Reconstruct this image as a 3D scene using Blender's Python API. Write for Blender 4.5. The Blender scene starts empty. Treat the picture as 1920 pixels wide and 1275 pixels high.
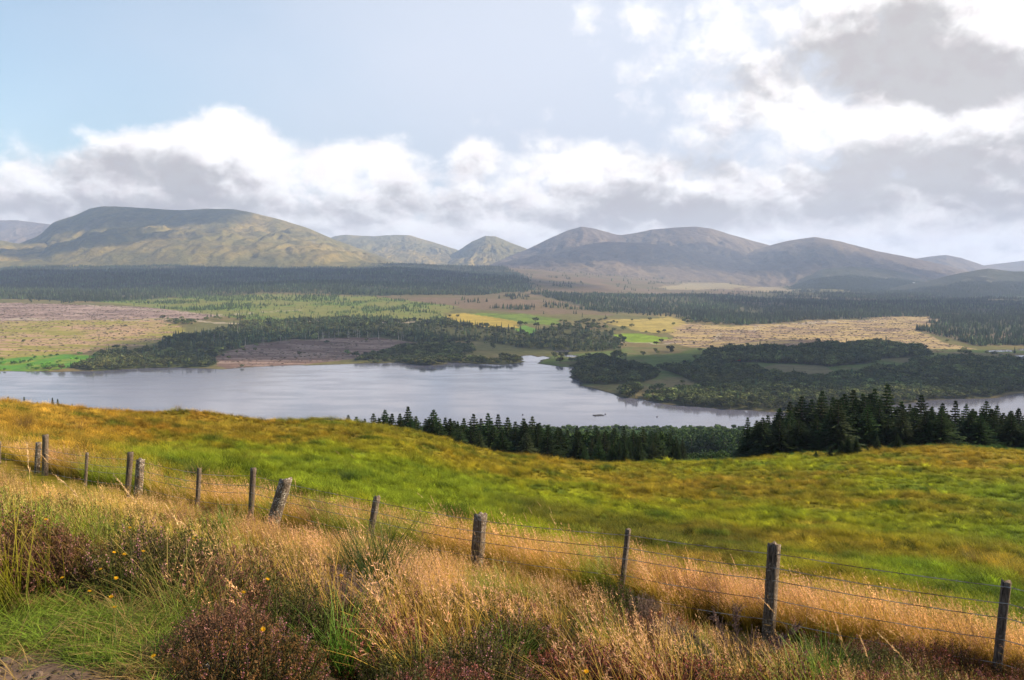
import bpy, math, random
import numpy as np
from mathutils import Vector, Matrix

random.seed(7)
rng = np.random.default_rng(7)
D2R = math.pi / 180.0
S = bpy.context.scene
C = S.collection

# ------------------------------------------------------------------ camera, sky, sun, exposure
F = 1600.0                       # focal length in pixels of the 1920 wide photograph
HC = 125.0                       # eye height above the loch
PITCH = math.atan((637.5 - 530.0) / F)
cam_d = bpy.data.cameras.new('camera')
cam_d.sensor_width = 36.0
cam_d.lens = 36.0 * F / 1920.0
cam_d.clip_start, cam_d.clip_end = 0.05, 90000.0
cam = bpy.data.objects.new('camera', cam_d)
C.objects.link(cam)
cam.location = (0, 0, HC)
cam.rotation_euler = (math.pi / 2 - PITCH, 0, 0)
S.camera = cam

SUN_AZ, SUN_EL = 84.0 * D2R, 31.0 * D2R        # azimuth to the right of the view direction (+Y)
SUNV = Vector((math.sin(SUN_AZ) * math.cos(SUN_EL), math.cos(SUN_AZ) * math.cos(SUN_EL), math.sin(SUN_EL)))
sl = bpy.data.lights.new('sun', 'SUN')
sl.energy, sl.angle, sl.color = 5.0, 0.5 * D2R, (1.0, 0.83, 0.59)
so = bpy.data.objects.new('sun', sl)
C.objects.link(so)
so.rotation_euler = SUNV.to_track_quat('Z', 'Y').to_euler()
so.location = (50, 50, 400)

S.view_settings.view_transform = 'Standard'
S.view_settings.look = 'None'
S.view_settings.exposure = 1.05
S.view_settings.gamma = 1.0
S.view_settings.use_curve_mapping = False
cy = S.cycles
cy.max_bounces, cy.diffuse_bounces, cy.glossy_bounces = 5, 3, 2
cy.transmission_bounces, cy.transparent_max_bounces, cy.volume_bounces = 3, 8, 1
cy.use_denoising = True
cy.caustics_reflective = cy.caustics_refractive = False


class NT:
    """small helper that writes node maths as expressions"""
    def __init__(self, tree):
        self.t = tree

    def n(self, kind, **kw):
        nd = self.t.nodes.new(kind)
        for k, v in kw.items():
            setattr(nd, k, v)
        return nd

    def put(self, sock, v):
        if isinstance(v, bpy.types.NodeSocket):
            self.t.links.new(v, sock)
        else:
            sock.default_value = v

    def m(self, op, a, b=0.0, c=None, clamp=False):
        nd = self.n('ShaderNodeMath', operation=op, use_clamp=clamp)
        self.put(nd.inputs[0], a)
        self.put(nd.inputs[1], b)
        if c is not None:
            self.put(nd.inputs[2], c)
        return nd.outputs[0]

    def ss(self, x, lo, hi, a=0.0, b=1.0, mode='SMOOTHSTEP'):
        nd = self.n('ShaderNodeMapRange', interpolation_type=mode)
        nd.clamp = True
        self.put(nd.inputs['Value'], x)
        for k, v in zip(('From Min', 'From Max', 'To Min', 'To Max'), (lo, hi, a, b)):
            self.put(nd.inputs[k], v)
        return nd.outputs['Result']

    def mix(self, f, a, b, blend='MIX'):
        nd = self.n('ShaderNodeMix', data_type='RGBA', blend_type=blend)
        self.put(nd.inputs[0], f)
        self.put(nd.inputs[6], a)
        self.put(nd.inputs[7], b)
        return nd.outputs[2]

    def noise(self, vec, scale, detail=4.0, rough=0.55, dist=0.0):
        nd = self.n('ShaderNodeTexNoise')
        self.t.links.new(vec, nd.inputs['Vector'])
        nd.inputs['Scale'].default_value = scale
        nd.inputs['Detail'].default_value = detail
        nd.inputs['Roughness'].default_value = rough
        nd.inputs['Distortion'].default_value = dist
        return nd.outputs[0]

    def xyz(self, x, y, z=0.0):
        nd = self.n('ShaderNodeCombineXYZ')
        for i, v in enumerate((x, y, z)):
            self.put(nd.inputs[i], v)
        return nd.outputs[0]


def c4(r, g, b):
    return (r, g, b, 1.0)


def pix(px, py):
    """pixel of the photograph -> (x/y, z/y) slopes from the eye"""
    X = (np.asarray(px, float) - 960.0) / F
    U = (637.5 - np.asarray(py, float)) / F
    cp, sp = math.cos(PITCH), math.sin(PITCH)
    y = cp + sp * U
    return X / y, (cp * U - sp) / y


def topix(u, v):
    u, v = np.asarray(u, float), np.asarray(v, float)
    cp, sp = math.cos(PITCH), math.sin(PITCH)
    U = (v * cp + sp) / (cp - v * sp)
    return 960.0 + u * (cp + sp * U) * F, 637.5 - U * F


def azel(px, py):
    u, v = pix(px, py)
    return float(np.arctan2(u, 1.0)), float(np.arctan2(v, np.sqrt(1 + u * u)))


W = bpy.data.worlds.new('World')
S.world = W
W.use_nodes = True
wt = W.node_tree
wt.nodes.clear()
N = NT(wt)
tc = N.n('ShaderNodeTexCoord')
sep = N.n('ShaderNodeSeparateXYZ')
wt.links.new(tc.outputs['Generated'], sep.inputs[0])
dx, dy, dz = sep.outputs
az = N.m('ARCTAN2', dx, dy)
el = N.m('ARCSINE', dz)
sky = N.n('ShaderNodeTexSky', sky_type='NISHITA')
sky.sun_disc = False
sky.sun_elevation = SUN_EL
sky.sun_rotation = SUN_AZ
sky.altitude = 200
sky.air_density, sky.dust_density, sky.ozone_density = 1.0, 1.2, 1.5
# cloud noise, rows closer together towards the horizon as on a real cloud deck; a second sample a little nearer
# the sun tells lit rims from grey bellies
elp = N.m('MAXIMUM', el, 0.0)
cyo = N.m('POWER', elp, 0.8)
WX, WY = 15.5, 18.0
p1 = N.xyz(N.m('MULTIPLY', az, WX), N.m('MULTIPLY', cyo, WY), 3.7)
p2 = N.xyz(N.m('ADD', N.m('MULTIPLY', az, WX), 0.10), N.m('ADD', N.m('MULTIPLY', cyo, WY), 0.22), 3.7)
n1 = N.noise(p1, 1.0, 10.0, 0.58, 0.3)
n2 = N.noise(p2, 1.0, 10.0, 0.58, 0.3)
lit = N.m('SUBTRACT', n1, n2)
nbig = N.noise(p1, 0.3, 3.0, 0.5)
# billows: rounded cauliflower heads from cell distances, sampled twice like the noise
wn = N.n('ShaderNodeTexNoise')
wt.links.new(p1, wn.inputs['Vector'])
wn.inputs['Scale'].default_value = 1.5
wn.inputs['Detail'].default_value = 6.0
wn.inputs['Roughness'].default_value = 0.6
ws_ = N.n('ShaderNodeVectorMath', operation='SCALE')
wt.links.new(wn.outputs['Color'], ws_.inputs[0])
ws_.inputs['Scale'].default_value = 0.8


def billow(p):
    wp = N.n('ShaderNodeVectorMath', operation='ADD')
    wt.links.new(p, wp.inputs[0])
    wt.links.new(ws_.outputs[0], wp.inputs[1])
    vo = N.n('ShaderNodeTexVoronoi', feature='F1')
    wt.links.new(wp.outputs[0], vo.inputs['Vector'])
    vo.inputs['Scale'].default_value = 0.9
    vo.inputs['Detail'].default_value = 3.0
    vo.inputs['Roughness'].default_value = 0.5
    return N.m('SUBTRACT', 0.45, vo.outputs['Distance'])


bil, bil2 = billow(p1), billow(p2)
litb = N.m('SUBTRACT', bil, bil2)
nz0 = N.m('SUBTRACT', n1, 0.5)
nz = N.m('ADD', N.m('MULTIPLY', nz0, 0.8), N.m('MULTIPLY', bil, 0.45))


def blobs(items, warp=0.0):
    tot = None
    for px, py, wx, wy, amp in items:
        a0, e0 = azel(px, py)
        qa = N.m('DIVIDE', N.m('SUBTRACT', az, a0), wx / F)
        qe = N.m('DIVIDE', N.m('SUBTRACT', el, e0), wy / F)
        r2 = N.m('ADD', N.m('MULTIPLY', qa, qa), N.m('MULTIPLY', qe, qe))
        g = N.m('MULTIPLY', N.m('EXPONENT', N.m('MULTIPLY', r2, -1.0)), amp)
        tot = g if tot is None else N.m('ADD', tot, g)
    return tot


far_l = N.ss(N.m('ABSOLUTE', az), 0.75, 1.2)
# cumulus bank low over the hills: everywhere round the horizon, higher towards the bright side
bank = blobs([(430, 240, 100, 90, 0.060), (560, 280, 150, 60, 0.035), (720, 275, 70, 60, 0.055), (890, 290, 60, 50, 0.045),
              (100, 300, 260, 90, 0.030), (1090, 290, 130, 70, 0.055), (300, 250, 110, 50, 0.03)])
bl = N.m('ADD', N.m('ADD', bank, 0.139), N.m('MULTIPLY', N.ss(az, 0.0, 0.28), 0.035))
m_bank = N.ss(N.m('ADD', N.m('SUBTRACT', bl, el), N.m('MULTIPLY', nz, 0.10)), -0.014, 0.026)
# broken bright high cloud towards the sun
a_r, _ = azel(1130, 100)
m_high = N.ss(N.m('ADD', N.m('MULTIPLY', N.m('SUBTRACT', az, a_r), 3.2), N.m('MULTIPLY', nz, 1.9)), -0.50, 0.40)
m_high = N.m('MULTIPLY', m_high, N.ss(az, 2.0, 1.4))
m_high = N.m('MULTIPLY', m_high, N.ss(el, 0.85, 0.40))
m_back = N.m('MULTIPLY', N.ss(N.m('ADD', nbig, N.m('MULTIPLY', nz, 0.5)), 0.58, 0.80), N.ss(el, 1.0, 0.5))
m_high = N.m('MAXIMUM', m_high, N.m('MULTIPLY', m_back, far_l))
# thin veil over the blue
veil = N.ss(N.m('ADD', az, N.m('MULTIPLY', nbig, 0.25)), -0.62, 0.22, 0.12, 0.90)
veil = N.m('MULTIPLY', veil, N.m('MULTIPLY', N.ss(N.m('ABSOLUTE', az), 2.0, 1.2), N.ss(el, 0.9, 0.4)))
# grey bellies
belly = blobs([(1680, 70, 190, 85, 1.15), (1580, 120, 170, 60, 0.8), (1800, 165, 190, 60, 1.05), (1900, 140, 120, 50, 0.7), (1790, 305, 290, 58, 1.35), (1580, 325, 130, 28, 0.8), (1330, 140, 170, 60, 0.45),
               (1375, 260, 75, 46, 1.0), (1320, 312, 60, 20, 0.7), (1200, 300, 90, 26, 0.9), (1130, 350, 160, 30, 0.5), (1450, 398, 330, 26, 0.9),
               (1250, 385, 120, 22, 0.6), (1100, 415, 190, 20, 0.65), (370, 320, 120, 44, 0.85), (250, 300, 110, 30, 0.5), (480, 335, 100, 30, 0.45),
               (100, 310, 160, 40, 0.5), (100, 390, 330, 30, 0.7), (560, 395, 220, 22, 0.6), (820, 375, 160, 26, 0.55), (760, 330, 80, 20, 0.4), (1850, 405, 120, 26, 0.6),
               (720, 290, 50, 26, 0.5), (890, 300, 50, 22, 0.35)])
belly = N.m('ADD', belly, N.m('MULTIPLY', N.ss(el, 0.17, 0.07), 0.42))
belly = N.m('ADD', belly, N.m('MULTIPLY', N.ss(N.m('ABSOLUTE', az), 0.62, 1.0), N.m('MULTIPLY', N.ss(nbig, 0.45, 0.65), 0.6)))
glare = blobs([(470, 245, 110, 60, 0.9), (600, 300, 150, 45, 0.7), (1540, 238, 200, 34, 1.0), (1890, 225, 70, 22, 0.9), (1900, 30, 70, 70, 0.9), (1240, 60, 180, 50, 0.8), (640, 315, 150, 36, 0.8), (1060, 320, 120, 30, 0.5), (1480, 335, 80, 30, 0.5), (1740, 388, 60, 20, 0.7), (1130, 330, 140, 25, 0.4), (1000, 430, 80, 20, 0.4)])
nlow = N.m('SUBTRACT', N.noise(p1, 0.9, 2.5, 0.5, 0.2), 0.5)
g = N.m('SUBTRACT', N.m('ADD', belly, N.m('ADD', N.m('MULTIPLY', nz, 1.0), N.m('MULTIPLY', nlow, 0.8))), N.m('MULTIPLY', glare, 0.75))
g = N.ss(N.m('ADD', g, N.m('ADD', N.m('MULTIPLY', lit, -1.6), N.m('MULTIPLY', litb, -1.3))), -0.12, 1.30)
K = 5.75
white = c4(1.14 * K, 1.105 * K, 1.08 * K)
grey = c4(0.53 * K, 0.508 * K, 0.50 * K)
cloudc = N.mix(g, white, grey)
warm = N.mix(N.ss(N.noise(p1, 2.2, 5, 0.6), 0.4, 0.65), c4(1, 1, 1), c4(0.955, 0.925, 0.93))
cloudc = N.mix(1.0, cloudc, warm, 'MULTIPLY')
base = N.mix(1.0, sky.outputs[0], c4(0.92, 1.0, 0.93), 'MULTIPLY')
base = N.mix(veil, base, c4(0.68 * K, 0.71 * K, 0.80 * K))
cover = N.m('MAXIMUM', m_bank, m_high)
final = N.mix(cover, base, cloudc)
bg = N.n('ShaderNodeBackground')
wt.links.new(final, bg.inputs['Color'])
bg.inputs['Strength'].default_value = 0.1
wo = N.n('ShaderNodeOutputWorld')
wt.links.new(bg.outputs[0], wo.inputs['Surface'])
W.cycles.sampling_method = 'MANUAL'
W.cycles.sample_map_resolution = 512

# ------------------------------------------------------------------ numeric helpers


def sstep(x, a, b):
    t = np.clip((np.asarray(x, float) - a) / (b - a), 0, 1)
    return t * t * (3 - 2 * t)


def _h(ix, iy, seed):
    n = (ix.astype(np.int64) * 374761393 + iy.astype(np.int64) * 668265263 + seed * 974634777) & 0x7fffffff
    n = ((n ^ (n >> 13)) * 1274126177) & 0x7fffffff
    n = n ^ (n >> 16)
    return (n & 0xffff) / 65535.0


def vnoise(x, y, seed=0):
    x, y = np.asarray(x, float), np.asarray(y, float)
    ix, iy = np.floor(x), np.floor(y)
    fx, fy = x - ix, y - iy
    fx, fy = fx * fx * fx * (fx * (fx * 6 - 15) + 10), fy * fy * fy * (fy * (fy * 6 - 15) + 10)
    ix, iy = ix.astype(np.int64), iy.astype(np.int64)
    a, b = _h(ix, iy, seed), _h(ix + 1, iy, seed)
    c, d = _h(ix, iy + 1, seed), _h(ix + 1, iy + 1, seed)
    return (a * (1 - fx) + b * fx) * (1 - fy) + (c * (1 - fx) + d * fx) * fy


def fbm(x, y, octv=4, seed=0, gain=0.5):
    t, a, s = 0.0, 1.0, 0.0
    x, y = np.asarray(x, float), np.asarray(y, float)
    for o in range(octv):
        t = t + a * (vnoise(x, y, seed + o * 17) - 0.5)
        s += a
        a *= gain
        x, y = x * 2.03 * 0.8 + y * 2.03 * 0.6 + 11.3, -x * 2.03 * 0.6 + y * 2.03 * 0.8 + 5.7
    return t / s * 2.0          # about -1 .. 1


def inpoly(px, py, poly):
    px, py = np.asarray(px, float), np.asarray(py, float)
    ins = np.zeros(px.shape, bool)
    n = len(poly)
    for i in range(n):
        x0, y0 = poly[i]
        x1, y1 = poly[(i + 1) % n]
        if y0 == y1:
            continue
        cnd = ((y0 > py) != (y1 > py))
        xi = (x1 - x0) * (py - y0) / (y1 - y0) + x0
        ins ^= cnd & (px < xi)
    return ins


def polydist(x, y, poly):
    d = np.full(x.shape, 1e12)
    n = len(poly)
    for i in range(n):
        ax, ay = poly[i]
        bx, by = poly[(i + 1) % n]
        vx, vy = bx - ax, by - ay
        t = np.clip(((x - ax) * vx + (y - ay) * vy) / (vx * vx + vy * vy + 1e-9), 0, 1)
        ex, ey = x - ax - t * vx, y - ay - t * vy
        d = np.minimum(d, ex * ex + ey * ey)
    return np.sqrt(d)


def lerp3(a, b, t):
    a, b = np.asarray(a, float), np.asarray(b, float)
    return a + (b - a) * np.asarray(t, float)[..., None]


# ------------------------------------------------------------------ mesh helpers
def mesh_from(name, V, faces, col=None, smooth=False, mat=None, extra=None):
    """faces: list of (n,k) int arrays"""
    me = bpy.data.meshes.new(name)
    V = np.asarray(V, np.float32)
    me.vertices.add(len(V))
    me.vertices.foreach_set('co', V.ravel())
    li, ls, st = [], [], 0
    for f in faces:
        f = np.asarray(f, np.int32)
        if len(f) == 0:
            continue
        k = f.shape[1]
        li.append(f.ravel())
        ls.append(st + np.arange(len(f), dtype=np.int32) * k)
        st += len(f) * k
    if li:
        li = np.concatenate(li)
        ls = np.concatenate(ls)
        me.loops.add(len(li))
        me.loops.foreach_set('vertex_index', li)
        me.polygons.add(len(ls))
        me.polygons.foreach_set('loop_start', ls)
    if col is not None:
        a = me.attributes.new('Col', 'FLOAT_COLOR', 'POINT')
        c = np.ones((len(V), 4), np.float32)
        c[:, :3] = col
        a.data.foreach_set('color', c.ravel())
    if li is not None and len(li):
        me.polygons.foreach_set('use_smooth', np.full(len(me.polygons), smooth))
    me.update(calc_edges=True)
    if mat:
        me.materials.append(mat)
    return me


class MB:
    def __init__(self):
        self.V, self.Q, self.T, self.Cc, self.n = [], [], [], [], 0

    def quads(self, P, col):
        """P (n,4,3)"""
        P = np.asarray(P, float)
        n = len(P)
        if not n:
            return
        self.V.append(P.reshape(-1, 3))
        col = np.asarray(col, float)
        if col.ndim == 1:
            col = np.broadcast_to(col, (n, 4, 3))
        elif col.ndim == 2:
            col = np.repeat(col[:, None, :], 4, 1)
        self.Cc.append(col.reshape(-1, 3))
        self.Q.append(self.n + np.arange(n * 4).reshape(n, 4))
        self.n += n * 4

    def add(self, V, F_, col):
        V = np.asarray(V, float)
        col = np.asarray(col, float)
        if col.ndim == 1:
            col = np.broadcast_to(col, (len(V), 3))
        self.V.append(V)
        self.Cc.append(col)
        F_ = np.asarray(F_, int)
        (self.Q if F_.shape[1] == 4 else self.T).append(F_ + self.n)
        self.n += len(V)

    def tube(self, pts, rad, col, k=6, cap=True):
        pts = np.asarray(pts, float)
        n = len(pts)
        rad = np.broadcast_to(np.asarray(rad, float), (n,))
        tg = np.gradient(pts, axis=0)
        tg /= np.linalg.norm(tg, axis=1)[:, None] + 1e-9
        ref = np.array([0, 0, 1.0]) if abs(tg[0][2]) < 0.8 else np.array([1.0, 0, 0])
        a = np.cross(tg, ref)
        a /= np.linalg.norm(a, axis=1)[:, None] + 1e-9
        b = np.cross(tg, a)
        ang = np.arange(k) * 2 * math.pi / k
        V = pts[:, None, :] + rad[:, None, None] * (np.cos(ang)[None, :, None] * a[:, None, :] + np.sin(ang)[None, :, None] * b[:, None, :])
        F_ = [(i * k + j, i * k + (j + 1) % k, (i + 1) * k + (j + 1) % k, (i + 1) * k + j) for i in range(n - 1) for j in range(k)]
        self.add(V.reshape(-1, 3), F_, col)
        if cap and k == 4:
            self.add(V[-1], [(0, 1, 2, 3)], col)

    def box(self, c, s, col, rz=0.0):
        sx, sy, sz = [q / 2 for q in s]
        V = np.array([(x, y, z) for x in (-sx, sx) for y in (-sy, sy) for z in (-sz, sz)])
        cr, sr = math.cos(rz), math.sin(rz)
        V = np.stack([V[:, 0] * cr - V[:, 1] * sr, V[:, 0] * sr + V[:, 1] * cr, V[:, 2]], 1) + np.asarray(c)
        self.add(V, [(0, 1, 3, 2), (4, 6, 7, 5), (0, 4, 5, 1), (2, 3, 7, 6), (0, 2, 6, 4), (1, 5, 7, 3)], col)

    def mesh(self, name, mat, smooth=False):
        return mesh_from(name, np.concatenate(self.V), [np.concatenate(q) for q in (self.Q, self.T) if q], np.concatenate(self.Cc), smooth, mat)


def obj(name, me, parent=None, loc=(0, 0, 0), rz=0.0, scl=None):
    o = bpy.data.objects.new(name, me)
    C.objects.link(o)
    o.location = loc
    o.rotation_euler = (0, 0, rz)
    if scl is not None:
        o.scale = scl if hasattr(scl, '__len__') else (scl,) * 3
    if parent is not None:
        o.parent = parent
    return o


def tag(o, label=None, cat=None, group=None, kind=None):
    for k, v in (('label', label), ('category', cat), ('group', group), ('kind', kind)):
        if v:
            o[k] = v
    return o


def copy_tree(root):
    r = root.copy()
    C.objects.link(r)
    for ch in root.children:
        c = ch.copy()
        C.objects.link(c)
        c.parent = r
        for g in ch.children:
            d = g.copy()
            C.objects.link(d)
            d.parent = c
    return r


# ------------------------------------------------------------------ materials
def mat_new(name):
    m = bpy.data.materials.new(name)
    m.use_nodes = True
    m.node_tree.nodes.clear()
    return m, NT(m.node_tree)


def mat_finish(M, bsdf):
    o = M.n('ShaderNodeOutputMaterial')
    M.t.links.new(bsdf, o.inputs['Surface'])


def principled(M, col, rough=0.8, spec=0.2, normal=None):
    b = M.n('ShaderNodeBsdfPrincipled')
    M.put(b.inputs['Base Color'], col)
    M.put(b.inputs['Roughness'], rough)
    M.put(b.inputs['Specular IOR Level'], spec)
    if normal is not None:
        M.put(b.inputs['Normal'], normal)
    return b.outputs[0]


def bump(M, h, strength, dist):
    b = M.n('ShaderNodeBump')
    M.put(b.inputs['Height'], h)
    b.inputs['Strength'].default_value = strength
    b.inputs['Distance'].default_value = dist
    return b.outputs[0]


def attr(M, name, kind='GEOMETRY'):
    a = M.n('ShaderNodeAttribute')
    a.attribute_name = name
    a.attribute_type = kind
    return a.outputs['Color']


def ground_mat(name, scales, bumpd, rough=0.95):
    m, M = mat_new(name)
    geo = M.n('ShaderNodeNewGeometry')
    pos = geo.outputs['Position']
    na = M.noise(pos, scales[0], 6, 0.65)
    nb = M.noise(pos, scales[1], 5, 0.6)
    k = M.ss(M.m('ADD', M.m('MULTIPLY', na, 0.55), M.m('MULTIPLY', nb, 0.45)), 0.33, 0.67, 0.62, 1.38, 'LINEAR')
    kc = M.xyz(k, k, k)
    col = M.mix(1.0, attr(M, 'Col'), kc, 'MULTIPLY')
    mat_finish(M, principled(M, col, rough, 0.05, bump(M, na, 0.6, bumpd)))
    return m


M_HILL = ground_mat('hill_ground', (0.014, 0.05), 45.0)
M_VALLEY = ground_mat('valley_ground', (0.05, 0.25), 2.0)
M_NEAR = ground_mat('near_ground', (1.6, 9.0), 0.06)


def leaf_mat(name, transl=0.35, rough=0.6, spec=0.15, tint=True, var=0.25, noise_scale=None):
    m, M = mat_new(name)
    col = attr(M, 'Col')
    if tint:
        col = M.mix(1.0, col, attr(M, 'tint', 'INSTANCER'), 'MULTIPLY')
    oi = M.n('ShaderNodeObjectInfo')
    k = M.ss(oi.outputs['Random'], 0, 1, 1 - var, 1 + var, 'LINEAR')
    col = M.mix(1.0, col, M.xyz(k, k, k), 'MULTIPLY')
    p = principled(M, col, rough, spec)
    t = M.n('ShaderNodeBsdfTranslucent')
    M.put(t.inputs['Color'], col)
    mx = M.n('ShaderNodeMixShader')
    mx.inputs[0].default_value = transl
    M.t.links.new(p, mx.inputs[1])
    M.t.links.new(t.outputs[0], mx.inputs[2])
    mat_finish(M, mx.outputs[0])
    return m


M_GRASS = leaf_mat('grass_blades', 0.40)
M_LEAFI = leaf_mat('far_foliage', 0.10, 0.8, 0.05)
M_LEAF = leaf_mat('foliage', 0.16, 0.75, 0.05, tint=False, var=0.4)
M_HERB = leaf_mat('herb_foliage', 0.30, 0.6, 0.1, tint=False, var=0.15)


def plain_mat(name, rough=0.8, spec=0.2, scale=30.0, amt=0.3, bumpd=0.0):
    m, M = mat_new(name)
    tcn = M.n('ShaderNodeTexCoord')
    n = M.noise(tcn.outputs['Object'], scale, 5, 0.6)
    k = M.ss(n, 0.3, 0.7, 1 - amt, 1 + amt, 'LINEAR')
    col = M.mix(1.0, attr(M, 'Col'), M.xyz(k, k, k), 'MULTIPLY')
    mat_finish(M, principled(M, col, rough, spec, bump(M, n, 0.6, bumpd) if bumpd else None))
    return m


M_BARK = plain_mat('bark', 0.9, 0.1, 12.0, 0.4, 0.03)
M_PAINT = plain_mat('matte_surface', 0.7, 0.2, 3.0, 0.15)
M_LITTER = plain_mat('white_film', 0.45, 0.4, 40.0, 0.08)
m, M = mat_new('galvanised_wire')
gp = M.n('ShaderNodeNewGeometry')
rs = M.ss(M.noise(gp.outputs['Position'], 3.0, 4, 0.6), 0.42, 0.62)
mat_finish(M, principled(M, M.mix(rs, c4(0.38, 0.34, 0.29), c4(0.10, 0.045, 0.03)), 0.55, 0.5))
M_WIRE = m


def wood_mat():
    m, M = mat_new('weathered_post')
    tcn = M.n('ShaderNodeTexCoord')
    mp = M.n('ShaderNodeMapping')
    mp.inputs['Scale'].default_value = (1, 1, 0.07)
    M.t.links.new(tcn.outputs['Object'], mp.inputs[0])
    oi = M.n('ShaderNodeObjectInfo')
    grain = M.noise(mp.outputs[0], 90.0, 6, 0.65)
    big = M.noise(tcn.outputs['Object'], 9.0, 5, 0.6)
    fine = M.noise(tcn.outputs['Object'], 38.0, 5, 0.65)
    col = M.mix(M.ss(grain, 0.35, 0.65), c4(0.028, 0.021, 0.016), c4(0.21, 0.16, 0.12))
    col = M.mix(M.ss(big, 0.35, 0.7), col, c4(0.11, 0.08, 0.058))
    lich = M.m('MULTIPLY', M.ss(fine, 0.50, 0.58), M.ss(big, 0.43, 0.55))
    a = M.n('ShaderNodeAttribute')
    a.attribute_name = 'Col'
    spx = M.n('ShaderNodeSeparateColor')
    M.t.links.new(a.outputs['Color'], spx.inputs[0])
    col = M.mix(M.m('MULTIPLY', lich, spx.outputs[0]), col, c4(0.50, 0.45, 0.38))
    mat_finish(M, principled(M, col, 0.9, 0.1, bump(M, grain, 0.9, 0.008)))
    return m


M_WOOD = wood_mat()

# ------------------------------------------------------------------ near hillside (verge, bank, fence line, field, crest, slope to the loch)
CRX = [-700, -200, 0, 60, 160, 250, 330, 400, 480, 520, 560, 640, 700, 760, 820, 870, 950, 1030, 1100, 1200, 1300, 1400, 1480, 1560, 1640, 1720, 1800, 1920, 2200, 2600]
CRR = [740, 744, 750, 757, 766, 770, 773, 782, 791, 792, 789, 792, 797, 806, 820, 838, 855, 862, 868, 868, 865, 860, 852, 848, 840, 834, 833, 838, 850, 860]
FA, FB, FY0 = -0.213, 0.158, 9.0      # fence line: x/FY0 = .578 + k FA, y/FY0 = 1 + k FB


def fence_xy(k):
    return FY0 * (0.578 + k * FA), FY0 * (1 + k * FB)


UG = np.linspace(-0.95, 0.95, 191)
LG = np.linspace(math.log(0.4), math.log(950), 420)
ZT = np.zeros((len(UG), len(LG)))
for i, u in enumerate(UG):
    px = 960 + u * F
    crow = np.interp(px, CRX, CRR)
    _, vc = pix(960, crow)
    yc = np.interp(u, [-0.7, -0.55, -0.2, 0.03, 0.33, 0.6, 0.9], [58, 62, 80, 95, 110, 105, 90])
    ye = np.interp(u, [-0.7, -0.45, -0.32, -0.15, 0.9], [5.0, 4.7, 3.9, 3.0, 2.8])
    k = np.clip((u - 0.578) / (FA - u * FB), -1.5, 13)
    yf = FY0 * (1 + k * FB)
    zf = -4.42 - 0.06 * k
    Y = np.exp(LG)
    z = np.full(len(Y), -1.75)
    zb = -1.75 - 0.03 * np.maximum(Y - 2, 0)
    z = zb
    ze = -1.75 - 0.03 * max(ye - 2, 0)
    t = np.clip((Y - ye) / (yf - ye), 0, 1)
    z = np.where(Y > ye, ze + (zf - ze) * (1 - (1 - t) ** 1.45), z)
    tv = np.clip(np.log(np.maximum(Y, yf) / yf) / math.log(yc / yf), 0, 1)
    vf = zf / yf
    z = np.where(Y > yf, (vf + (vc - vf) * tv ** 0.92) * Y, z)
    zc = float(vc) * yc
    yk = np.array([yc, yc + 20, yc + 60, yc + 140, yc + 260, 560, 735, 950])
    zk = np.array([zc, zc - 4.6, zc - 15.5, zc - 36, zc - 60, -109, -126.5, -136])
    zk = np.minimum.accumulate(zk)
    z = np.where(Y > yc, np.interp(Y, yk, zk), z)
    ZT[i] = z


def gsm(A, s, ax):
    r = int(3 * s)
    k = np.exp(-0.5 * (np.arange(-r, r + 1) / s) ** 2)
    k /= k.sum()
    pad = [(0, 0), (0, 0)]
    pad[ax] = (r, r)
    B = np.pad(A, pad, mode='edge')
    return np.apply_along_axis(lambda q: np.convolve(q, k, 'valid'), ax, B)


ZT = gsm(gsm(ZT, 3.0, 1), 1.6, 0)


def near_z(x, y, rough=True):
    x, y = np.asarray(x, float), np.asarray(y, float)
    R = np.sqrt(x * x + y * y) + 1e-6
    th = np.clip(np.arctan2(x, y), -0.75, 0.75)
    u, Y = np.tan(th), R * np.cos(th)
    fu = np.clip((u - UG[0]) / (UG[1] - UG[0]), 0, len(UG) - 1.001)
    fl = np.clip((np.log(Y) - LG[0]) / (LG[1] - LG[0]), 0, len(LG) - 1.001)
    iu, il = fu.astype(int), fl.astype(int)
    a, b = fu - iu, fl - il
    z = (ZT[iu, il] * (1 - a) + ZT[iu + 1, il] * a) * (1 - b) + (ZT[iu, il + 1] * (1 - a) + ZT[iu + 1, il + 1] * a) * b
    back = sstep(np.abs(np.arctan2(x, y)), 1.2, 1.9)
    z = z * (1 - back) + (-1.75 - 0.004 * R) * back
    if rough:
        z = z + fbm(x / 9.0, y / 9.0, 4, 31) * 0.55 * sstep(R, 14, 45) + fbm(x / 2.4, y / 2.4, 3, 77) * (0.05 + 0.20 * sstep(R, 12, 35)) * sstep(R, 2, 5)
    return z                      # relative to the eye


def place_at(px, py, h, ymin=2.5, ymax=140.0):
    """ground point where the sight line through the pixel passes h above the ground"""
    u, v = pix(px, py)
    Y = np.exp(np.linspace(math.log(ymin), math.log(ymax), 900))
    f = v * Y - near_z(u * Y, Y) - h
    idx = np.where(f < 0)[0]
    if not len(idx):
        return None
    y = Y[idx[0]]
    return float(u * y), float(y), float(near_z(u * y, y)) + HC


def softin(px, py, poly, jx=26, jy=7):
    return sum(inpoly(px + a * jx, py + b_ * jy, poly).astype(float) for a, b_ in ((0, 0), (1, .3), (-1, -.3), (.4, 1), (-.4, -1), (.8, -.8), (-.8, .8), (1.7, .2), (-1.7, -.2), (.3, -1.7), (-.3, 1.7))) / 11.0


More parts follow.
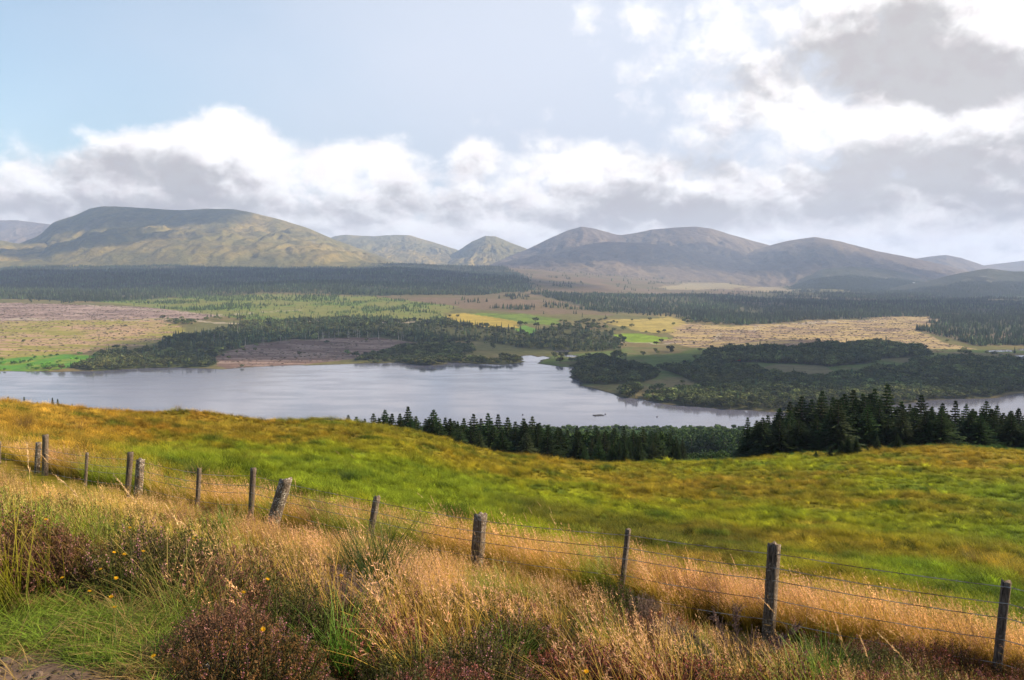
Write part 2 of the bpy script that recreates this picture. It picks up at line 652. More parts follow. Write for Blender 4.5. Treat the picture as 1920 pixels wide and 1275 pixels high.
def near_colour(x, y):
    x, y = np.asarray(x, float), np.asarray(y, float)
    R = np.hypot(x, y)
    th = np.clip(np.arctan2(x, y), -0.75, 0.75)
    Yc = R * np.cos(th)
    z = near_z(x, y, False)
    n1_ = fbm(x / 16, y / 16, 4, 5)
    n2_ = fbm(x / 4.0, y / 4.0, 4, 9)
    n3_ = fbm(x / 45, y / 45, 3, 13)
    px, py = topix(np.tan(th), z / Yc)
    n5_ = fbm(x / 1.3, y / 1.3, 3, 15)
    px = px + n1_ * 80 + n5_ * 40
    py = py + n2_ * 22 + n5_ * 9
    green = np.array((0.175, 0.195, 0.011))
    deep = np.array((0.060, 0.105, 0.012))
    gold = np.array((0.29, 0.185, 0.032))
    brown = np.array((0.205, 0.120, 0.015))
    olive = np.array((0.165, 0.140, 0.013))
    dark = np.array((0.060, 0.048, 0.014))
    c = lerp3(np.broadcast_to(olive, x.shape + (3,)), green, sstep(n1_ + 0.5 * n2_, -0.25, 0.45))
    # left crest straw and bronze
    t = sstep(py, 860, 800) * sstep(px, 1120, 780)
    c = lerp3(c, brown, t * sstep(n2_ + n1_, -0.7, 0.2))
    t = sstep(px, 330, 120) * sstep(py, 900, 830)
    c = lerp3(c, gold, t)
    # mossy strip on the crown of the knoll
    t = softin(px, py, [(500, 780), (760, 785), (860, 835), (800, 838), (690, 812), (520, 806)])
    c = lerp3(c, np.array((0.15, 0.15, 0.014)), 0.8 * t)
    # green hollow behind the fence
    t = softin(px, py, [(180, 830), (330, 824), (560, 850), (760, 872), (960, 885), (1010, 930), (1060, 985), (800, 960), (640, 940), (420, 905), (260, 890)])
    c = lerp3(c, np.array((0.125, 0.170, 0.012)), 0.75 * t)
    # bronze swathes on the right
    t = softin(px, py, [(760, 840), (1000, 850), (1200, 885), (1350, 920), (1420, 950), (1250, 930), (1050, 900), (860, 880)])
    c = lerp3(c, brown * 1.1, 0.5 * t)
    t = softin(px, py, [(1600, 838), (1920, 832), (2200, 840), (2200, 872), (1850, 878), (1650, 866)])
    c = lerp3(c, brown * 1.15, 0.55 * t)
    c = lerp3(c, deep * 1.3, sstep(px, 1650, 2000) * sstep(py, 870, 930) * 0.55)
    # dark heathery edge along the long grass
    t = softin(px, py, [(960, 935), (1250, 980), (1420, 1015), (1480, 1060), (1330, 1060), (1120, 1010), (980, 975)])
    c = lerp3(c, dark, 0.65 * t)
    t = softin(px, py, [(1560, 1050), (1720, 1055), (1880, 1100), (1990, 1150), (1800, 1130), (1650, 1100)])
    c = lerp3(c, np.array((0.095, 0.17, 0.01)), 0.7 * t)
    # speckle of dark moss and rush
    c = lerp3(c, deep * 0.7, 0.8 * sstep(fbm(x / 1.6, y / 1.6, 4, 19) + 0.4 * n2_, 0.12, 0.55))
    c = lerp3(c, deep * 0.8, 0.7 * sstep(n2_ - 0.3 * n3_, 0.30, 0.62))
    c = lerp3(c, gold * 0.9, 0.5 * sstep(n2_ + 0.4 * n1_, -0.28, -0.62))
    # slope beyond the crest: bracken and rough grass
    crow = np.interp(px, CRX, CRR)
    beyond = R > np.interp(np.tan(th), [-0.7, -0.55, -0.2, 0.03, 0.33, 0.6, 0.9], [70, 76, 92, 104, 122, 120, 110])
    c = lerp3(c, np.array((0.030, 0.070, 0.018)), beyond * 1.0)
    # soil under the grass near the viewer
    c = lerp3(c, np.array((0.07, 0.052, 0.03)), sstep(R, 13, 8.5))
    return c


def near_soil(x, y, c):
    """bare trodden earth and short grass at the lay-by edge, lower left"""
    p = topix(x / np.maximum(y, 0.3), near_z(x, y) / np.maximum(y, 0.3))
    px, py = p[0] + fbm(x * 1.6, y * 1.6, 3, 3) * 50, p[1] + fbm(x * 2, y * 2, 3, 4) * 22
    soil = inpoly(px, py, [(-900, 1226), (60, 1226), (120, 1238), (150, 1262), (300, 1290), (420, 1320), (420, 2600), (-2600, 2600), (-2600, 1212)]) & (y > 0.4)
    return lerp3(c, np.array((0.145, 0.098, 0.075)), soil * 1.0), soil


th = np.concatenate([np.linspace(-math.pi, -0.80, 60, endpoint=False), np.linspace(-0.80, 0.80, 620), np.linspace(0.80, math.pi, 60)[1:]])
rr = np.concatenate([[0.25], np.exp(np.linspace(math.log(0.6), math.log(800), 330))])
TH, RR = np.meshgrid(th, rr, indexing='ij')
GX, GY = RR * np.sin(TH), RR * np.cos(TH)
GZ = near_z(GX, GY) + HC
nt, nr = TH.shape
idx = np.arange(nt * nr).reshape(nt, nr)
fq = np.stack([idx[:-1, :-1], idx[1:, :-1], idx[1:, 1:], idx[:-1, 1:]], -1).reshape(-1, 4)[:, ::-1]
colr = near_colour(GX, GY)
colr, _ = near_soil(GX, GY, colr)
V = np.stack([GX, GY, GZ], -1).reshape(-1, 3)
cap_c = len(V)
me = mesh_from('ground', np.vstack([V, [[0, 0, HC - 1.75]]]),
               [fq, np.stack([idx[:-1, 0], np.full(nt - 1, cap_c), idx[1:, 0]], -1)[:, ::-1]],
               np.vstack([colr.reshape(-1, 3), [[0.14, 0.1, 0.07]]]), True, M_NEAR)
tag(obj('ground', me), 'grassy hillside falling from the roadside verge past the fence to the loch', kind='structure')

# ------------------------------------------------------------------ loch and far land
SHORE = [(-900, 702), (-200, 698), (0, 697), (60, 698), (100, 699), (160, 697), (200, 695), (260, 692), (330, 690), (380, 691), (420, 692), (460, 688), (500, 687), (600, 684),
         (700, 681), (750, 679), (780, 684), (800, 686), (830, 684), (850, 680), (870, 681), (900, 683), (940, 684), (965, 681), (982, 678), (976, 672), (985, 667), (1000, 666),
         (1010, 670), (1022, 668), (1030, 671), (1012, 676), (1000, 681), (1020, 684), (1045, 688), (1073, 690), (1062, 697), (1076, 702), (1066, 708), (1084, 714), (1090, 724), (1120, 730),
         (1150, 738), (1160, 745), (1185, 747), (1200, 748), (1240, 756), (1300, 762), (1330, 766), (1400, 770), (1460, 772), (1530, 772), (1600, 768), (1700, 758), (1740, 752), (1800, 750),
         (1870, 747), (1882, 743), (1920, 737), (2100, 726), (2500, 715)]


def lakept(px, py):
    u, v = pix(px, py)
    Y = -HC / v
    return float(u * Y), float(Y)


LAKE = [lakept(*p) for p in SHORE] + [(1500, 500), (-1500, 500)]
PONDS = [[lakept(*p) for p in q] for q in (
    [(1043, 661), (1045, 658), (1068, 657), (1068, 660)], [(1058, 668), (1064, 665), (1082, 667), (1076, 670)],
    [(1850, 660), (1856, 657), (1895, 656), (1900, 659)], [(1897, 672), (1905, 667), (1960, 664), (2100, 664), (2100, 672), (1920, 674)], [(1910, 657), (1916, 654), (2000, 653), (2000, 658)])]


def land_dist(x, y):
    wx = x + fbm(x / 70, y / 70, 4, 21) * 9
    wy = y + fbm(x / 70 + 50, y / 70, 4, 22) * 16
    d = polydist(wx, wy, LAKE)
    d = np.where(inpoly(wx, wy, LAKE), -d, d)
    for P in PONDS:
        q = polydist(x, y, P)
        d = np.minimum(d, np.where(inpoly(x, y, P), -q, q))
    return d


YE = 7000.0


def far_z(x, y, d=None):
    """height above the loch"""
    x, y = np.asarray(x, float), np.asarray(y, float)
    R = np.hypot(x, y)
    tt = np.clip(np.arctan2(x, y), -0.8, 0.8)
    u, Y = np.tan(tt), R * np.cos(tt)
    if d is None:
        d = land_dist(x, y)
    _, ve = pix(960, np.interp(u, [-0.8, -0.6, -0.15, 0.0, 0.1, 0.3, 0.6, 0.8], [497, 497, 499, 506, 518, 540, 546, 546]))
    ze = HC + ve * YE
    ys = np.interp(u, [-0.6, 0.0, 0.1, 0.3, 0.6], [1180, 1350, 1300, 1150, 1000])
    t = np.maximum(Y - ys, 0) / (YE - ys)
    fl = ze * np.where(t < 1, t, 1 + (t - 1) * 0.15)
    g = sstep(d, 20, 420)
    hum = fbm(x / 420, y / 420, 4, 41) * (3 + 9 * sstep(Y, 1500, 4500)) + fbm(x / 900, y / 700, 3, 47) * 34 * sstep(Y, 2600, 4600) + fbm(x / 90, y / 90, 3, 43) * 1.6
    # wooded knoll on the peninsula
    kx, ky = 560, 1560
    knoll = 15 * np.exp(-((x - kx) / 150) ** 2 - ((y - ky) / 130) ** 2)
    z = np.minimum(np.maximum(d, 0) * 0.07, 1.8) + g * (fl + np.maximum(hum, -0.5 - fl * 0.6)) + knoll * g
    return np.where(d < 0, np.maximum(d * 0.12, -3.0), z)


# land cover: outlines drawn on the photograph, laid onto the land
Z = {}
Z['moor'] = [(740, 498), (950, 500), (1150, 518), (1420, 532), (1500, 545), (1240, 560), (1140, 590), (1000, 588), (850, 576), (700, 556)]
Z['forest'] = [(-900, 500), (0, 480), (200, 480), (560, 480), (900, 480), (985, 520), (1005, 545), (900, 554), (700, 554), (500, 550), (300, 561), (200, 566), (100, 563), (0, 560), (-900, 565)]
Z['scrub'] = [(180, 566), (300, 560), (500, 552), (700, 556), (840, 572), (835, 600), (650, 600), (560, 598), (500, 606), (420, 592), (270, 575)]
Z['felled_pink'] = [(-900, 566), (0, 567), (150, 570), (270, 576), (420, 592), (380, 598), (310, 598), (0, 602), (-900, 602)]
Z['felled_gold'] = [(-900, 602), (0, 601), (310, 598), (345, 612), (300, 640), (240, 652), (150, 660), (60, 668), (0, 675), (-900, 680)]
Z['bright_green'] = [(-900, 678), (0, 672), (110, 662), (190, 668), (160, 684), (100, 699), (-900, 705)]
Z['wood_mid'] = [(330, 632), (440, 604), (560, 599), (640, 601), (830, 600), (900, 612), (985, 618), (1060, 612), (1140, 622), (1175, 640), (1150, 655), (1060, 658), (980, 652), (900, 640), (800, 645), (700, 630), (600, 634), (480, 648), (410, 660), (330, 655), (240, 662)]
Z['felled_brown'] = [(400, 668), (420, 658), (480, 648), (600, 635), (690, 630), (760, 640), (800, 647), (740, 655), (700, 668), (560, 684), (430, 692), (405, 685)]
Z['shore_wood'] = [(130, 690), (200, 664), (330, 655), (400, 662), (405, 688), (330, 691), (200, 697)]
Z['shore_wood2'] = [(640, 684), (690, 668), (760, 650), (850, 645), (890, 655), (870, 668), (900, 676), (985, 670), (982, 680), (900, 684), (790, 687), (700, 683)]
Z['field_gold'] = [(832, 592), (865, 586), (920, 594), (970, 603), (965, 612), (900, 612), (850, 604)]
Z['field_green'] = [(855, 588), (900, 586), (980, 588), (1050, 598), (1045, 608), (975, 606), (925, 596)]
Z['field_green2'] = [(950, 614), (985, 610), (1000, 618), (975, 626)]
Z['field_bright'] = [(1135, 624), (1200, 626), (1256, 633), (1240, 646), (1180, 642)]
Z['field_gold2'] = [(1140, 604), (1180, 598), (1260, 594), (1295, 606), (1290, 618), (1240, 625), (1180, 618)]
Z['felled_tan'] = [(1240, 640), (1262, 622), (1300, 608), (1400, 613), (1500, 604), (1640, 596), (1740, 594), (1765, 602), (1715, 616), (1760, 640), (1830, 655), (1750, 662), (1650, 645), (1530, 655), (1350, 654), (1290, 650)]
Z['conifer_right'] = [(1265, 588), (1320, 570), (1500, 552), (1650, 549), (1920, 555), (2600, 555), (2600, 655), (1920, 650), (1830, 648), (1720, 620), (1735, 597), (1640, 596), (1500, 602), (1400, 612), (1310, 602)]
Z['dark_right'] = [(1000, 550), (1240, 556), (1500, 546), (2600, 540), (2600, 556), (1650, 550), (1500, 553), (1320, 571), (1250, 590), (1130, 586)]
Z['field_pale'] = [(1235, 538), (1300, 531), (1370, 530), (1400, 538), (1320, 543), (1250, 543)]
Z['field_pale2'] = [(1380, 541), (1440, 537), (1510, 546), (1430, 550)]
Z['pen_wood'] = [(1088, 690), (1100, 676), (1130, 670), (1180, 684), (1222, 690), (1236, 702), (1222, 718), (1150, 722), (1090, 720), (1076, 702)]
Z['pen_wood2'] = [(1318, 676), (1325, 664), (1350, 655), (1440, 655), (1500, 656), (1560, 645), (1640, 640), (1725, 655), (1732, 670), (1640, 676), (1560, 688), (1500, 682), (1400, 680), (1325, 684)]
Z['pen_wood3'] = [(1235, 690), (1330, 682), (1420, 694), (1460, 704), (1560, 714), (1620, 700), (1720, 680), (1790, 672), (1920, 676), (2600, 676), (2600, 716), (1920, 736), (1860, 746), (1740, 750), (1600, 768), (1480, 771), (1330, 766), (1250, 756), (1205, 747), (1240, 738), (1330, 724), (1300, 712)]
Z['pen_wood4'] = [(1155, 742), (1170, 728), (1195, 726), (1205, 736), (1190, 748)]
Z['clearing'] = [(1430, 688), (1480, 683), (1540, 684), (1575, 702), (1540, 712), (1470, 708)]


def land_cover(x, y, z):
    """per point: colour (n,3), tree density 0..1, kind of tree (0 broadleaf, 1 conifer)"""
    R = np.hypot(x, y)
    ths = np.arctan2(x, y)
    Yd = R * np.cos(np.clip(ths, -0.8, 0.8))
    px, py = topix(np.tan(np.clip(ths, -0.8, 0.8)), (z - HC) / Yd)
    q = fbm(x / 130, y / 130, 4, 51)
    q2 = fbm(x / 28, y / 28, 4, 53)
    q3 = fbm(x / 420, y / 160, 4, 57)
    streak = fbm(x / 60 + y / 300, y / 14, 4, 59)
    px = px + q * 24 + q2 * 8 + q3 * 14
    py = py + (q2 * 2.0 + q * 4.0 + q3 * 2.5) * np.clip((4500 - R) / 2500, 0.45, 1.0)
    c = lerp3(np.broadcast_to((0.105, 0.10, 0.035), x.shape + (3,)), (0.15, 0.115, 0.05), sstep(q, -0.3, 0.4))
    dens = np.where(py < 640, 0.30, 0.06) * sstep(q + q2 * 0.5, -0.1, 0.5)
    kind = np.where(py < 600, 1.0, 0.0)

    def put(name, col, d, kd, mixcol=None, mixn=None):
        nonlocal c, dens, kind
        t = inpoly(px, py, Z[name])
        cc = np.broadcast_to(col, x.shape + (3,))
        if mixcol is not None:
            cc = lerp3(cc, mixcol, sstep(mixn, -0.25, 0.35))
        c = np.where(t[:, None], cc, c)
        dens = np.where(t, d, dens)
        kind = np.where(t, kd, kind)

    put('moor', (0.135, 0.095, 0.06), 0.65 * sstep(q + 0.5 * q2, 0.42, 0.62), 1, (0.105, 0.085, 0.04), q3 + q)
    put('forest', (0.035, 0.045, 0.022), 0.30 + 0.70 * sstep(q3 + q + 0.3 * q2, -0.35, 0.1), 1, (0.085, 0.075, 0.035), q3 * 1.5)
    put('scrub', (0.15, 0.15, 0.04), 0.04 + 0.9 * sstep(q + q2 * 0.5 + 0.3 * q3, 0.0, 0.22), 1, (0.11, 0.155, 0.028), q + q2)
    put('felled_pink', (0.27, 0.195, 0.17), 0.004, 1, (0.16, 0.105, 0.09), streak)
    put('felled_gold', (0.21, 0.185, 0.04), 0.006 * (q > 0.1), 0, (0.32, 0.21, 0.13), streak + q * 0.6)
    put('bright_green', (0.075, 0.19, 0.02), 0.35 * sstep(q2, -0.1, 0.4), 0, (0.16, 0.20, 0.03), q2)
    put('wood_mid', (0.065, 0.065, 0.025), 0.45 + 0.5 * sstep(q3 + q * 0.6, -0.25, 0.1), 0.5)
    put('felled_brown', (0.12, 0.075, 0.06), 0.004, 0, (0.22, 0.155, 0.13), streak)
    put('shore_wood', (0.06, 0.07, 0.02), 0.75, 0.25)
    put('shore_wood2', (0.09, 0.085, 0.03), 0.25 + 0.75 * sstep(q + q2 * 0.3, -0.25, 0.1), 0)
    for nm, cl in (('field_green', (0.12, 0.17, 0.025)), ('field_gold', (0.32, 0.24, 0.045)), ('field_green2', (0.09, 0.18, 0.03)), ('field_bright', (0.17, 0.25, 0.02)), ('field_gold2', (0.32, 0.25, 0.07))):
        put(nm, cl, 0.0 + 0.04 * (q2 > 0.45), 0, tuple(v * 0.75 for v in cl), q2)
    put('conifer_right', (0.06, 0.06, 0.03), 0.25 + 0.75 * sstep(q + q3 + 0.3 * q2, -0.35, 0.1), 1, (0.13, 0.10, 0.06), q3)
    put('dark_right', (0.075, 0.07, 0.035), 0.25 + 0.6 * sstep(q3, -0.1, 0.2), 1)
    put('felled_tan', (0.33, 0.245, 0.11), 0.002, 0, (0.19, 0.13, 0.10), streak + 0.3 * q)
    put('field_pale', (0.23, 0.19, 0.11), 0.0, 0)
    put('field_pale2', (0.21, 0.17, 0.10), 0.0, 0)
    pen = inpoly(px, py, [(990, 672), (1060, 664), (1180, 650), (1300, 652), (1700, 655), (2600, 655), (2600, 800), (900, 800), (1000, 690)])
    pc = lerp3(np.broadcast_to((0.085, 0.115, 0.028), x.shape + (3,)), (0.13, 0.105, 0.05), sstep(q + 0.4 * q2, -0.2, 0.4))
    c = np.where(pen[:, None], pc, c)
    dens = np.where(pen, 0.05 * (q2 > 0.25), dens)
    kind = np.where(pen, 0.05, kind)
    for nm in ('pen_wood', 'pen_wood2', 'pen_wood3', 'pen_wood4'):
        put(nm, (0.05, 0.05, 0.02), 0.80 + 0.2 * sstep(q, -0.3, 0.1), 0.04)
    put('clearing', (0.15, 0.12, 0.06), 0.0, 0)
    for pts in ([(-100, 597), (150, 600), (330, 601), (480, 606), (640, 602), (830, 604)], [(1130, 640), (1250, 647), (1340, 630), (1500, 606), (1650, 599), (1790, 600)], [(150, 571), (300, 583), (430, 590), (560, 580)]):
        tx_ = [p[0] for p in pts]
        ty_ = [p[1] for p in pts]
        on = (np.abs(py - np.interp(px, tx_, ty_)) < 0.55) & (px > tx_[0]) & (px < tx_[-1])
        c = np.where(on[:, None], np.array((0.30, 0.25, 0.19)), c)
        dens = np.where(on, 0.0, dens)
    return c, dens, kind, px, py


th = np.concatenate([np.linspace(-1.45, -0.66, 40, endpoint=False), np.linspace(-0.66, 0.66, 640), np.linspace(0.66, 1.45, 41)[1:]])
rr = np.concatenate([np.linspace(690, 1000, 50, endpoint=False), np.linspace(1000, 1800, 200, endpoint=False), np.exp(np.linspace(math.log(1800), math.log(9000), 200)), [12000, 15000, 17500]])
TH, RR = np.meshgrid(th, rr, indexing='ij')
FX, FY_ = RR * np.sin(TH), RR * np.cos(TH)
fd = land_dist(FX.ravel(), FY_.ravel())
FZ = far_z(FX.ravel(), FY_.ravel(), fd)
fc, _, _, _, _ = land_cover(FX.ravel(), FY_.ravel(), FZ)
fc = lerp3(fc, (0.05, 0.045, 0.035), sstep(fd, 7, 1))
nt, nr = TH.shape
idx = np.arange(nt * nr).reshape(nt, nr)
fq = np.stack([idx[:-1, :-1], idx[1:, :-1], idx[1:, 1:], idx[:-1, 1:]], -1).reshape(-1, 4)[:, ::-1]
me = mesh_from('valley_floor', np.stack([FX.ravel(), FY_.ravel(), FZ], -1), [fq], fc, True, M_VALLEY)
tag(obj('valley_floor', me), 'broad valley floor of moor, felled plots and fields beyond the loch', kind='structure')

m, M = mat_new('loch_water')
gp = M.n('ShaderNodeNewGeometry')
mp = M.n('ShaderNodeMapping')
mp.inputs['Scale'].default_value = (1, 2.4, 1)
M.t.links.new(gp.outputs['Position'], mp.inputs[0])
w1 = M.noise(mp.outputs[0], 0.45, 4, 0.6)
w2 = M.noise(mp.outputs[0], 0.012, 4, 0.6)
ws = M.ss(w2, 0.40, 0.62, 0.005, 0.018)
b = M.n('ShaderNodeBsdfPrincipled')
b.inputs['Base Color'].default_value = c4(0.115, 0.115, 0.155)
b.inputs['IOR'].default_value = 1.33
b.inputs['Specular IOR Level'].default_value = 0.5
M.put(b.inputs['Roughness'], M.ss(w2, 0.40, 0.62, 0.08, 0.16))
bn = M.n('ShaderNodeBump')
M.put(bn.inputs['Height'], w1)
bn.inputs['Distance'].default_value = 0.35
M.put(bn.inputs['Strength'], ws)
M.t.links.new(bn.outputs[0], b.inputs['Normal'])
mat_finish(M, b.outputs[0])
me = mesh_from('water', [(-3500, 480, 0), (3500, 480, 0), (3500, 2300, 0), (-3500, 2300, 0)], [[(0, 1, 2, 3)]], None, False, m)
tag(obj('water', me), 'calm pale loch lying across the valley', kind='structure')

# ------------------------------------------------------------------ hills


def make_hill(ridge, yr, yf, label, cols, seed, gully=30.0, power=0.75, nu=460, nv=150, dip=-40.0):
    px = np.array([p[0] for p in ridge], float)
    py = np.array([p[1] for p in ridge], float)
    U = np.linspace(px[0], px[-1], nu)
    P = np.interp(U, px, py)
    k = np.array([1, 3, 5, 3, 1]) / 13
    P = np.convolve(np.pad(P, 2, mode='edge'), k, 'valid')
    u, v = pix(U, P)
    u = (U - 960) / F
    T = np.linspace(0, 1.7, nv)
    UU, TT = np.meshgrid(u, T, indexing='ij')
    VV = np.repeat(v[:, None], nv, 1)
    Yr = yr * (1 + 0.035 * fbm(UU[:, :1] * 9, UU[:, :1] * 0 + seed, 3, seed))
    Y = yf + (Yr - yf) * TT
    X = UU * Y
    zr = HC + VV * Yr
    zb = far_z(UU[:, 0] * yf, np.full(nu, yf), np.full(nu, 1e4))[:, None] + dip
    t1 = np.clip(TT, 0, 1)
    prof = np.where(TT <= 1, t1 ** power * (1 - 0.10 * np.sin(math.pi * t1)) + 0.0, 1 - 0.55 * (TT - 1) ** 1.5)
    z = zb + np.maximum(zr - zb, -60) * prof
    rid2 = 1 - np.abs(fbm(X / 190 + fbm(X / 260, Y / 400, 3, seed + 21) * 0.9, Y / 1500, 4, seed + 22, 0.55)) * 2.2
    env = np.sin(math.pi * np.clip(TT, 0, 1)) ** 0.7 * np.clip((zr - zb) / 250, 0, 1)
    rid = 1 - np.abs(fbm(X / 420 + fbm(X / 500, Y / 500, 3, seed + 2) * 0.8, Y / 2100, 5, seed + 1, 0.55)) * 2
    z = z + env * (gully * 0.8 * (np.clip(rid2, -1, 0.75) - 0.55) + gully * 1.25 * rid + 40 * fbm(X / 700, Y / 700, 5, seed + 5, 0.58) + 14 * fbm(X / 110, Y / 200, 4, seed + 7, 0.6)) - env * gully * 0.75
    z = z + (TT > 0.85) * fbm(X / 160, Y * 0, 4, seed + 9) * 5 * np.clip((zr - zb) / 200, 0, 1)
    n1_ = fbm(X / 520, Y / 900, 4, seed + 11)
    n2_ = fbm(X / 110, Y / 220, 4, seed + 12)
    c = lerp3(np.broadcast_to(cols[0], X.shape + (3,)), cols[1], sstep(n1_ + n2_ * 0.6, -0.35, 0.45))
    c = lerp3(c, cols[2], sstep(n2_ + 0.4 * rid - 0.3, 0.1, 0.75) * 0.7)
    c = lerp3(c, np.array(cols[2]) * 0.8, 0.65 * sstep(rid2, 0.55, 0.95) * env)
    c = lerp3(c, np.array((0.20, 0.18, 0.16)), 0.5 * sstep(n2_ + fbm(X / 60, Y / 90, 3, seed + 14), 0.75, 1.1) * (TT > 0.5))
    idx = np.arange(nu * nv).reshape(nu, nv)
    fq = np.stack([idx[:-1, :-1], idx[1:, :-1], idx[1:, 1:], idx[:-1, 1:]], -1).reshape(-1, 4)
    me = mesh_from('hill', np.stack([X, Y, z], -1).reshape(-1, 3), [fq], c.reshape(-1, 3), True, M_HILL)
    o = obj('hill', me)
    tag(o, label, kind='structure')
    return o, (X, Y, z)


OLIVE = [(0.135, 0.118, 0.038), (0.225, 0.168, 0.050), (0.075, 0.070, 0.030)]
PURP = [(0.105, 0.078, 0.060), (0.150, 0.112, 0.074), (0.070, 0.055, 0.048)]
DARK = [(0.034, 0.040, 0.022), (0.050, 0.050, 0.028), (0.030, 0.034, 0.020)]
make_hill([(-700, 430), (-300, 422), (0, 413), (40, 413), (85, 419), (140, 425), (200, 445), (300, 480), (360, 500)], 14000, 11500, 'distant blue hill at the far left behind the broad mountain', PURP, 100)
make_hill([(-600, 500), (-300, 480), (0, 468), (45, 455), (80, 441), (105, 417), (150, 402), (175, 391), (200, 386), (240, 388), (290, 391), (345, 394), (395, 391), (440, 391), (480, 399), (530, 412),
           (580, 428), (620, 445), (680, 468), (740, 490), (800, 505), (880, 520)], 9200, 6400, 'broad flat topped green mountain on the left', OLIVE, 110, 46, 0.72, 420, 150)
make_hill([(-700, 425), (-300, 436), (-60, 445), (0, 450), (40, 457), (90, 455), (140, 452), (200, 462), (260, 482), (320, 500), (380, 515)], 7800, 6000, 'low grassy shoulder at the foot of the broad mountain', OLIVE, 120, 26, 0.8)
make_hill([(520, 490), (560, 472), (600, 453), (630, 443), (650, 440), (700, 443), (740, 440), (770, 441), (800, 450), (830, 459), (860, 469), (900, 482), (960, 500), (1000, 515)], 13500, 10300, 'long rounded hill between the broad mountain and the pointed peak', OLIVE, 130, 40)
make_hill([(740, 520), (790, 497), (830, 484), (860, 470), (885, 453), (910, 442), (930, 443), (960, 456), (990, 467), (1040, 485), (1080, 500), (1120, 520)], 11800, 9400, 'small pointed peak in the middle of the skyline', OLIVE, 140, 40, 0.9)
make_hill([(840, 520), (880, 503), (940, 487), (990, 467), (1020, 452), (1060, 433), (1090, 425), (1120, 430), (1160, 441), (1185, 438), (1220, 430), (1260, 427), (1300, 425), (1330, 428), (1370, 440),
           (1410, 452), (1450, 462), (1500, 480), (1560, 500), (1640, 530)], 10800, 8200, 'twin topped mountain right of the pointed peak', PURP, 150, 46, 0.75, 320, 120)
make_hill([(820, 520), (880, 507), (930, 494), (1000, 479), (1060, 466), (1100, 458), (1140, 452), (1200, 455), (1280, 464), (1340, 474), (1400, 484), (1460, 498), (1540, 520), (1620, 545)], 9300, 6900,
          'dull brown shoulder in front of the twin topped mountain', PURP, 160, 30, 0.8, 260, 100)
make_hill([(1300, 520), (1360, 492), (1420, 466), (1450, 457), (1480, 450), (1525, 444), (1570, 452), (1640, 470), (1720, 486), (1780, 500), (1850, 520), (1950, 540)], 9700, 6900, 'gently domed brown hill on the right', PURP, 170, 36, 0.8, 260, 100)
make_hill([(1600, 520), (1650, 500), (1700, 487), (1740, 481), (1770, 478), (1800, 484), (1840, 497), (1900, 512), (1960, 530)], 12800, 10200, 'small rounded far hill near the right edge', PURP, 180, 24)
make_hill([(1740, 530), (1800, 508), (1850, 496), (1890, 492), (1920, 488), (2000, 470), (2200, 450), (2700, 440)], 13800, 11000, 'pale far ridge leaving the frame at the right', PURP, 190, 24)
h9, H9 = make_hill([(1540, 560), (1600, 548), (1680, 537), (1740, 526), (1800, 511), (1850, 503), (1900, 509), (1960, 508), (2100, 500), (2400, 495), (2700, 500)], 6600, 5000, 'dark forested low hill on the right', DARK, 200, 10, 0.8)
h10, H10 = make_hill([(1420, 560), (1470, 535), (1500, 520), (1540, 505), (1590, 500), (1640, 502), (1700, 512), (1760, 528), (1820, 550)], 7600, 6000, 'dark wooded rise below the domed brown hill', DARK, 210, 10, 0.8)

# ------------------------------------------------------------------ instancing for uncountable growth
_groups = {}


def instancer():
    if 'g' in _groups:
        return _groups['g']
    g = bpy.data.node_groups.new('scatter', 'GeometryNodeTree')
    g.interface.new_socket('Geometry', in_out='INPUT', socket_type='NodeSocketGeometry')
    g.interface.new_socket('Plants', in_out='INPUT', socket_type='NodeSocketCollection')
    g.interface.new_socket('Geometry', in_out='OUTPUT', socket_type='NodeSocketGeometry')
    gi, go = g.nodes.new('NodeGroupInput'), g.nodes.new('NodeGroupOutput')
    ci = g.nodes.new('GeometryNodeCollectionInfo')
    ci.inputs['Separate Children'].default_value = True
    ci.inputs['Reset Children'].default_value = True
    g.links.new(gi.outputs['Plants'], ci.inputs['Collection'])
    ip = g.nodes.new('GeometryNodeInstanceOnPoints')
    ip.inputs['Pick Instance'].default_value = True
    g.links.new(gi.outputs['Geometry'], ip.inputs['Points'])
    g.links.new(ci.outputs[0], ip.inputs['Instance'])

    def na(name, typ):
        n = g.nodes.new('GeometryNodeInputNamedAttribute')
        n.data_type = typ
        n.inputs['Name'].default_value = name
        return n.outputs['Attribute']
    g.links.new(na('idx', 'INT'), ip.inputs['Instance Index'])
    e = g.nodes.new('FunctionNodeEulerToRotation')
    g.links.new(na('rot', 'FLOAT_VECTOR'), e.inputs[0])
    g.links.new(e.outputs[0], ip.inputs['Rotation'])
    g.links.new(na('scl', 'FLOAT_VECTOR'), ip.inputs['Scale'])
    g.links.new(ip.outputs[0], go.inputs[0])
    _groups['g'] = g
    return g


